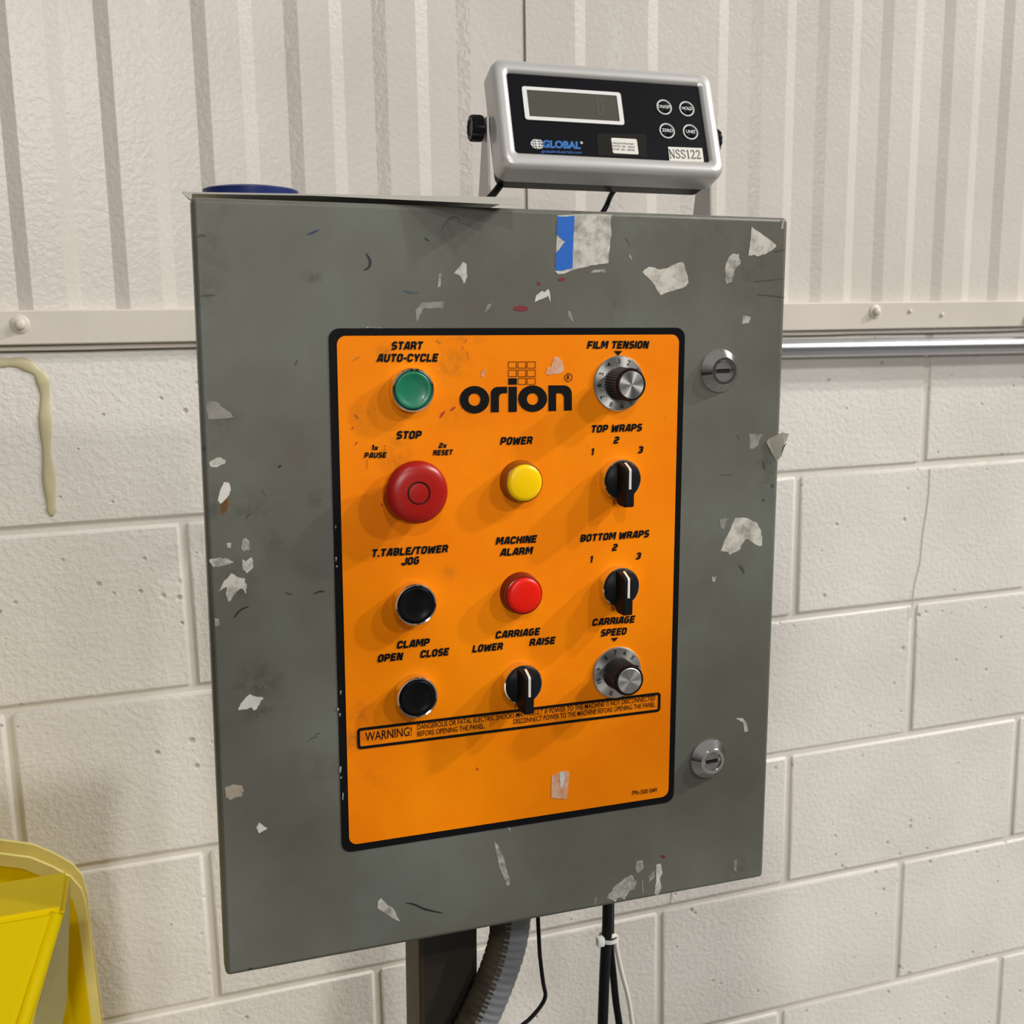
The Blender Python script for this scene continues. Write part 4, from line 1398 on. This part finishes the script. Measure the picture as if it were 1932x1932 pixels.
for i in range(n):
    for k in range(8):
        j_ = (k + 1) % 8
        bm.faces.new((rows[i][k], rows[i + 1][k], rows[i + 1][j_], rows[i][j_]))
bm.faces.new(rows[0]); bm.faces.new(rows[-1][::-1])
bmesh.ops.recalc_face_normals(bm, faces=bm.faces[:])
card = obj('card_sheet', bm, 'card_cream', label='thin cream card sheet lying on the cabinet top, front edge overhanging', category='card')
card.matrix_world = M_CAB
YL = .095
la, lb = at(M_CAB, 382, 358, YL), at(M_CAB, 562, 363, YL)
lp = at(M_CAB, 470, 352, YL)
cx = (la.x + lb.x) / 2; rl = (lb.x - la.x) / 2
zb0 = (sl.z + sr.z) / 2 + .0006
hr = (la.z + lb.z) / 2 - zb0
hp = lp.z - zb0
bm = bmesh.new()
lathe(bm, [(0, 0), (rl * .97, 0), (rl, hr - .001), (rl, hr), (rl * .93, hr + (hp - hr) * .35), (rl * .7, hr + (hp - hr) * .72), (rl * .35, hr + (hp - hr) * .95), (0, hp)], 48)
for v in bm.verts:
    x, y, z = v.co
    v.co = Vector((x, z, -y))
bmesh.ops.recalc_face_normals(bm, faces=bm.faces[:])
lid = obj('plastic_lid', bm, 'blue_lid', smooth=40, label='dark blue shallow round lid lying on the card sheet', category='lid')
lid.matrix_world = M_CAB @ Matrix.Translation((cx, YL, zb0))

# ------------------------------------------------------------------ things hanging under the cabinet
# flexible conduit
HY = .075
cp = [None, at(M_CAB, 960, 1765, HY), at(M_CAB, 934, 1850, HY), at(M_CAB, 898, 1932, HY), at(M_CAB, 856, 2010, HY), at(M_CAB, 806, 2110, HY)]
cp[0] = Vector((cp[1].x + .006, HY, -H2 + .007))
cp += [Vector((cp[-1].x - .04, .04, -.75)), Vector((cp[-1].x - .07, .03, -1.0)), Vector((cp[-1].x - .02, .03, -1.45))]
P = smooth_path([M_CAB @ Vector(p) for p in cp], 40)
# resample evenly so the ribs keep their pitch
tot = [0]
for i in range(1, len(P)):
    tot.append(tot[-1] + (P[i] - P[i - 1]).length)
step = .0011
Q = []; j = 0; s_ = 0
while s_ < tot[-1]:
    while tot[j + 1] < s_:
        j += 1
    t_ = (s_ - tot[j]) / (tot[j + 1] - tot[j]); Q.append(P[j].lerp(P[j + 1], t_)); s_ += step
flex = empty('flexible_conduit', M_CAB @ Matrix.Translation((cp[0].x, HY, -H2)), 'grey ribbed flexible conduit curving down from the cabinet bottom', 'conduit')
fi = flex.matrix_world.inverted()
Q = [fi @ q for q in Q]
pitch = 6
bm = bmesh.new()
nst = int(.030 / step)
tube(bm, Q[nst - 4:], lambda i: (.0192 if (i // (pitch // 2)) % 2 else .0186), 24)
QL = Q[nst - 4:]
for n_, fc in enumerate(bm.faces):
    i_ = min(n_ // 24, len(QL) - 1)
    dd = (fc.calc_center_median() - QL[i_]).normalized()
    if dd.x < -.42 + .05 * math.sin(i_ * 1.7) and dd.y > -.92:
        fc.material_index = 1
obj('ribbed_hose', bm, ['conduit_grey', 'conduit_dirty'], flex, smooth=30)
bm = bmesh.new(); tube(bm, Q[:nst:6] + [Q[nst]], .0198, 28)
obj('hose_fitting', bm, 'conduit_grey', flex, smooth=40)
# thin wires either side of the conduit
cable('thin_wire', [Vector((at(M_CAB, 1008, 1738, .13).x, .13, -H2 + .0065)), at(M_CAB, 1017, 1775, .13), at(M_CAB, 1020, 1815, .13), at(M_CAB, 1025, 1855, .13), at(M_CAB, 1029, 1878, .13), at(M_CAB, 1021, 1897, .13), at(M_CAB, 1000, 1922, .13), at(M_CAB, 975, 1945, .13), at(M_CAB, 930, 2010, .13), (.04, .15, -.9), (.07, .16, -1.48)],
      .0018, M_CAB, 'thin black wire bowing out right of the ribbed conduit', 'wire')
cable('thin_wire', [Vector((at(M_CAB, 926, 1745, .115).x, .115, -H2 + .0065)), at(M_CAB, 927, 1768, .115), at(M_CAB, 921, 1800, .115), at(M_CAB, 908, 1828, .115), at(M_CAB, 893, 1858, .104), at(M_CAB, 880, 1895, .10), at(M_CAB, 866, 1932, .093), at(M_CAB, 850, 1990, .085), (-.10, .08, -.9), (-.12, .08, -1.48)],
      .0016, M_CAB, 'thin black wire hugging the left side of the ribbed conduit', 'wire')
# cable bundle with a tie
bund = empty('cable_bundle', M_CAB @ Matrix.Translation((at(M_CAB, 1145, 1700, .15).x, .15, -H2)), 'black power cables bundled with a white zip tie below the cabinet', 'cable')
bi = bund.matrix_world.inverted() @ M_CAB
def sub_tube(name, pts, rad, material, parent, M, seg=12, **kw):
    P = smooth_path([M @ Vector(p) for p in pts], 8)
    b_ = bmesh.new(); tube(b_, P, rad, seg)
    return obj(name, b_, material, parent, smooth=True, **kw)
yb = .15
def pb(x, y, d=0.0):
    return at(M_CAB, x, y, yb + d)
top0 = pb(1147, 1700); top0.z = -H2 + .0075
sub_tube('power_cord', [top0, pb(1146, 1740), pb(1143, 1790), pb(1140, 1850), pb(1137, 1932), pb(1134, 2000), (pb(1134, 2000).x, .16, -.9), (pb(1134, 2000).x + .02, .18, -1.5)], .0058, 'cable_black', bund, bi)
top1 = pb(1151, 1700, .008); top1.z = -H2 + .0075
sub_tube('power_cord', [top1, pb(1152, 1745, .008), pb(1152, 1790, .008), pb(1157, 1840, .008), pb(1162, 1890, .008), pb(1168, 1932, .008), pb(1175, 2000), (pb(1175, 2000).x, .17, -.9), (pb(1175, 2000).x + .03, .19, -1.5)], .0040, 'cable_black', bund, bi)
bm = bmesh.new()
a_ = bi @ pb(1134, 1716, -.004)
cw = bi @ pb(1148, 1772)
lathe(bm, [(.0112, -.0020), (.0112, .0020), (.0100, .0020), (.0100, -.0020), (.0112, -.0020)], 28)
for v in bm.verts:
    x, y, z = v.co
    v.co = Vector((x + cw.x + .0012, z + cw.y + .003, -y + cw.z))
bmesh.ops.recalc_face_normals(bm, faces=bm.faces[:])
hq = bi @ pb(1133, 1776, -.009)
box(bm, hq.x - .0042, hq.x + .0036, hq.y - .004, hq.y + .004, hq.z - .0048, hq.z + .0048, bev=.001)
obj('zip_tie', bm, 'zip_white', bund, smooth=30)
sub_tube('tie_tail', [pb(1153, 1768, -.004), pb(1161, 1766, 0), pb(1163, 1785, .0), pb(1172, 1830, 0), pb(1186, 1885, 0), pb(1194, 1940, 0), pb(1200, 1990, 0)], .0024, 'clear_strand', bund, bi, seg=8)
# pigtail collar at the exit
bm = bmesh.new(); lathe(bm, [(.0098, 0), (.0098, .010), (.0075, .020), (0, .020)], 24)
for v in bm.verts:
    x, y, z = v.co
    v.co = Vector((x, z, y))
ct = bi @ top0
for v in bm.verts:
    v.co += Vector((ct.x, ct.y, ct.z - .0205))
bmesh.ops.recalc_face_normals(bm, faces=bm.faces[:])
obj('cord_grip', bm, 'black_plastic', bund, smooth=40)

# ------------------------------------------------------------------ yellow plastic bin at the lower left
SGN = empty('yellow_bin', Matrix.Translation((-.80, -.36, 0)), 'bright yellow plastic bin with a rounded rear panel, standing before the block wall', 'bin')
si = SGN.matrix_world.inverted()
YB = -.24   # back leaf
TR_ = at(M_W, 134, 1641, -.42)      # rear top right corner of front leaf
TF_ = at(M_W, 125, 1712, -.50)


def leaf(bm, outline, front_y, back_y, lean):
    """outline in (x, z); lean moves y per metre below the top"""
    zt_ = max(p[1] for p in outline)
    A = [bm.verts.new(si @ Vector((p[0], front_y - lean * (zt_ - p[1]), p[1]))) for p in outline]
    B = [bm.verts.new(si @ Vector((p[0], back_y - lean * (zt_ - p[1]), p[1]))) for p in outline]
    bm.faces.new(A); bm.faces.new(B[::-1])
    for i in range(len(outline)):
        j = (i + 1) % len(outline)
        bm.faces.new((A[j], A[i], B[i], B[j]))
    bmesh.ops.recalc_face_normals(bm, faces=bm.faces[:])


# rear leaf with rounded crown
bk = [at(M_W, x, y, YB) for x, y in ((60, 1606), (100, 1624), (135, 1645), (154, 1668), (163, 1700), (166, 1725))]
c0_ = at(M_W, 0, 1597, YB)
xm = -.80
right_ = [(p.x, p.z) for p in bk]
crown = [(xm * 2 - p[0], p[1]) for p in right_[::-1]]
outl = crown + [(xm, c0_.z + .004), (c0_.x, c0_.z)] + right_
outl += [(right_[-1][0] + .018, 0.0), (2 * xm - right_[-1][0] - .018, 0.0)]
bm = bmesh.new(); leaf(bm, outl, YB - .012, YB + .012, -.10)
obj('rear_panel', bm, 'sign_yellow', SGN, smooth=25)
# pale moulded rim round the rear leaf
bm = bmesh.new()
inner = [((p[0] - xm) * .968 + xm, (p[1] - .4) * .982 + .4 if p[1] > .1 else p[1]) for p in outl]
zt_ = max(p[1] for p in outl)
ya, yb_ = YB - .016, YB + .016
def v_(p, y):
    return bm.verts.new(si @ Vector((p[0], y + .10 * (zt_ - p[1]), p[1])))
oa = [v_(p, ya) for p in outl]; ia = [v_(p, ya) for p in inner]; ob = [v_(p, yb_) for p in outl]; ib = [v_(p, yb_) for p in inner]
for i in range(len(outl) - 2):
    j = i + 1
    bm.faces.new((oa[i], oa[j], ia[j], ia[i])); bm.faces.new((oa[j], oa[i], ob[i], ob[j])); bm.faces.new((ia[i], ia[j], ib[j], ib[i])); bm.faces.new((ob[j], ob[i], ib[i], ib[j]))
i = len(outl) - 2
bm.faces.new((oa[i - 0], ob[i - 0], ib[i - 0], ia[i - 0]))
bmesh.ops.recalc_face_normals(bm, faces=bm.faces[:])
obj('rear_rim', bm, 'sign_edge_lit', SGN, smooth=25)
# front box: sloping top, tapered front face with a proud rib along its edge, flanks coloured paler for light through the plastic
low = at(M_W, 60, 1932, -.515)
slope_x = (TF_.x - low.x) / (TF_.z - low.z)


def inset(z):
    d_ = TF_.z - z
    return slope_x * min(d_, .26) + .05 * max(0, d_ - .26)


def level(z, zr):
    o_ = inset(z)
    yf = TF_.y - .14 * min(.26, TF_.z - z) + .06 * max(0, TF_.z - z - .26)
    yr = TR_.y + .10 * (TF_.z - z)
    xf, xr = TF_.x - o_, TR_.x - max(0, min(.3, TF_.z - z) - .08) * .25
    return [Vector((xf, yf, z)), Vector((2 * xm - xf, yf, z)), Vector((2 * xm - xr, yr, zr)), Vector((xr, yr, zr))]


LV = [level(TF_.z, TR_.z)] + [level(TF_.z - q, TF_.z - q) for q in (.13, .26, .6)] + [level(.0, .0)]
bm = bmesh.new()
R_v = [[bm.verts.new(si @ v) for v in L] for L in LV]
bm.faces.new(R_v[0]); bm.faces.new(R_v[-1][::-1])
for a_, b_ in zip(R_v, R_v[1:]):
    for k in range(4):
        j_ = (k + 1) % 4
        fc = bm.faces.new((a_[k], a_[j_], b_[j_], b_[k]))
        if k in (1, 3):
            fc.material_index = 1
bmesh.ops.recalc_face_normals(bm, faces=bm.faces[:])
sharp = [e for e in bm.edges if len(e.link_faces) == 2 and e.calc_face_angle() > .5]
bmesh.ops.bevel(bm, geom=sharp, offset=.004, segments=3, affect='EDGES')
obj('front_box', bm, ['sign_yellow', 'sign_edge_lit'], SGN, smooth=30)
for side in (0, 1):
    bm = bmesh.new()
    off = Vector((-.0065 if side == 0 else .0065, -.0005, 0))
    P = [si @ (L[side] + off) for L in LV]
    P[0] = P[0] + Vector((0, .002, -.004))
    tube(bm, P, .0050, 10)
    obj('edge_rib', bm, 'sign_yellow', SGN, smooth=True)
# ------------------------------------------------------------------ unseen figure with handset, added behind the camera to shade the lower door
PX, PY = .02, -1.70
J = {  # joint: (x, y, z, radius)
 'pelvis': (PX, PY, .95, .135), 'waist': (PX, PY + .01, 1.08, .125), 'chest': (PX, PY + .02, 1.28, .145), 'collar': (PX, PY + .01, 1.43, .085),
 'neck': (PX - .01, PY + .02, 1.50, .055), 'jaw': (PX - .02, PY + .05, 1.57, .070), 'skull': (PX - .02, PY + .04, 1.66, .088), 'crown': (PX - .02, PY + .03, 1.73, .060),
}
E_ = [('pelvis', 'waist'), ('waist', 'chest'), ('chest', 'collar'), ('collar', 'neck'), ('neck', 'jaw'), ('jaw', 'skull'), ('skull', 'crown')]
for sd, sn in ((-1, 'l'), (1, 'r')):
    J['hip' + sn] = (PX + sd * .10, PY, .90, .095); J['knee' + sn] = (PX + sd * .12, PY + .03, .50, .060); J['ankle' + sn] = (PX + sd * .13, PY - .01, .09, .042)
    J['toe' + sn] = (PX + sd * .15, PY + .15, .035, .034)
    J['shoulder' + sn] = (PX + sd * .19, PY + .02, 1.41, .065)
    E_ += [('pelvis', 'hip' + sn), ('hip' + sn, 'knee' + sn), ('knee' + sn, 'ankle' + sn), ('ankle' + sn, 'toe' + sn), ('collar', 'shoulder' + sn)]
J['elbowl'] = (PX - .36, PY + .03, 1.19, .045); J['wristl'] = (-.49, -1.50, 1.36, .028); J['palml'] = (-.50, -1.43, 1.40, .030)
J['elbowr'] = (PX + .02, PY + .10, 1.20, .045); J['wristr'] = (-.345, -1.50, 1.36, .028); J['palmr'] = (-.385, -1.43, 1.40, .030)
for sn in 'lr':
    E_ += [('shoulder' + sn, 'elbow' + sn), ('elbow' + sn, 'wrist' + sn), ('wrist' + sn, 'palm' + sn)]
names = list(J)
me = bpy.data.meshes.new('shade_figure_body')
me.from_pydata([J[n][:3] for n in names], [(names.index(a), names.index(b)) for a, b in E_], [])
tmp = bpy.data.objects.new('shade_figure_body', me); COL.objects.link(tmp)
sk_ = tmp.modifiers.new('skin', 'SKIN')
for i, n in enumerate(names):
    me.skin_vertices[0].data[i].radius = (J[n][3], J[n][3] * (.72 if n in ('pelvis', 'waist', 'chest', 'collar') else 1.0))
me.skin_vertices[0].data[names.index('pelvis')].use_root = True
sb_ = tmp.modifiers.new('sub', 'SUBSURF'); sb_.levels = 2
bpy.context.view_layer.update()
body_me = bpy.data.meshes.new_from_object(tmp.evaluated_get(bpy.context.evaluated_depsgraph_get()))
bpy.data.objects.remove(tmp)
mat('work_clothes', (.018, .020, .026), .85, var=.2, vscale=12); mat('skin_tone', (.42, .26, .19), .5); mat('hair_dark', (.018, .012, .009), .6); mat('phone_shell', (.02, .02, .022), .3)
for k in ('work_clothes', 'skin_tone'):
    body_me.materials.append(MATS[k])
for p in body_me.polygons:
    p.use_smooth = True
    if p.center.z > 1.48 or (p.center.y > -1.52 and p.center.z > 1.3):
        p.material_index = 1
body_me.name = 'shade_figure'
shade_figure = bpy.data.objects.new('shade_figure', body_me); COL.objects.link(shade_figure)
shade_figure['label'] = 'unseen figure in dark clothes, added behind the camera to shade the lower door'; shade_figure['category'] = 'shade_figure'
pr = Vector((PX - .02, PY + .035, 1.665))
bm = bmesh.new(); bmesh.ops.create_uvsphere(bm, u_segments=20, v_segments=12, radius=1)
for v in bm.verts:
    v.co = pr + Vector((v.co.x * .088, v.co.y * .100 - .012, v.co.z * .098 + .010))
bmesh.ops.delete(bm, geom=[v for v in bm.verts if v.co.y > pr.y + .055 and v.co.z < pr.z + .045], context='VERTS')
obj('hair', bm, 'hair_dark', shade_figure, smooth=True)
bm = bmesh.new()   # nose, ears
bmesh.ops.create_cone(bm, segments=8, radius1=.014, radius2=.006, depth=.03, cap_ends=True, matrix=Matrix.Translation(pr + Vector((0, .092, -.045))) @ Matrix.Rotation(-1.3, 4, 'X'))
for sd in (-1, 1):
    bmesh.ops.create_uvsphere(bm, u_segments=10, v_segments=8, radius=.022, matrix=Matrix.Translation(pr + Vector((sd * .086, .0, -.03))) @ Matrix.Diagonal((.4, .8, 1.3, 1)))
obj('nose_and_ears', bm, 'skin_tone', shade_figure, smooth=True)
for sd in (-1, 1):
    bm = bmesh.new(); bmesh.ops.create_uvsphere(bm, u_segments=10, v_segments=8, radius=.011, matrix=Matrix.Translation(pr + Vector((sd * .032, .080, -.012))))
    obj('eye', bm, 'logo_white', shade_figure, smooth=True)
# fingers round the added handset
for sd, px_ in ((-1, -.50), (1, -.385)):
    for k in range(4):
        z = 1.385 + .019 * k
        ln = (.052, .060, .064, .056)[k]
        bm = bmesh.new()
        a_ = Vector((px_ + sd * .022, -1.425, z)); b_ = Vector((px_ + sd * .014, -1.385, z + .004)); c_ = Vector((px_ - sd * ln * .45, -1.372, z + .006))
        tube(bm, smooth_path([a_, b_, c_], 4), .0082, 8)
        obj('finger', bm, 'skin_tone', shade_figure, smooth=True)
    bm = bmesh.new()
    tube(bm, smooth_path([Vector((px_ + sd * .015, -1.425, 1.375)), Vector((px_ - sd * .002, -1.412, 1.395)), Vector((px_ - sd * .014, -1.404, 1.425))], 4), .0095, 8)
    obj('thumb', bm, 'skin_tone', shade_figure, smooth=True)
bm = bmesh.new(); box(bm, -.075, .075, -.004, .004, -.036, .036, bev=.003, seg=3)
ph = obj('added_phone', bm, 'phone_shell', label='unseen black handset added in the hands of the figure', category='added_phone')
ph.location = (-.4425, -1.392, 1.425)
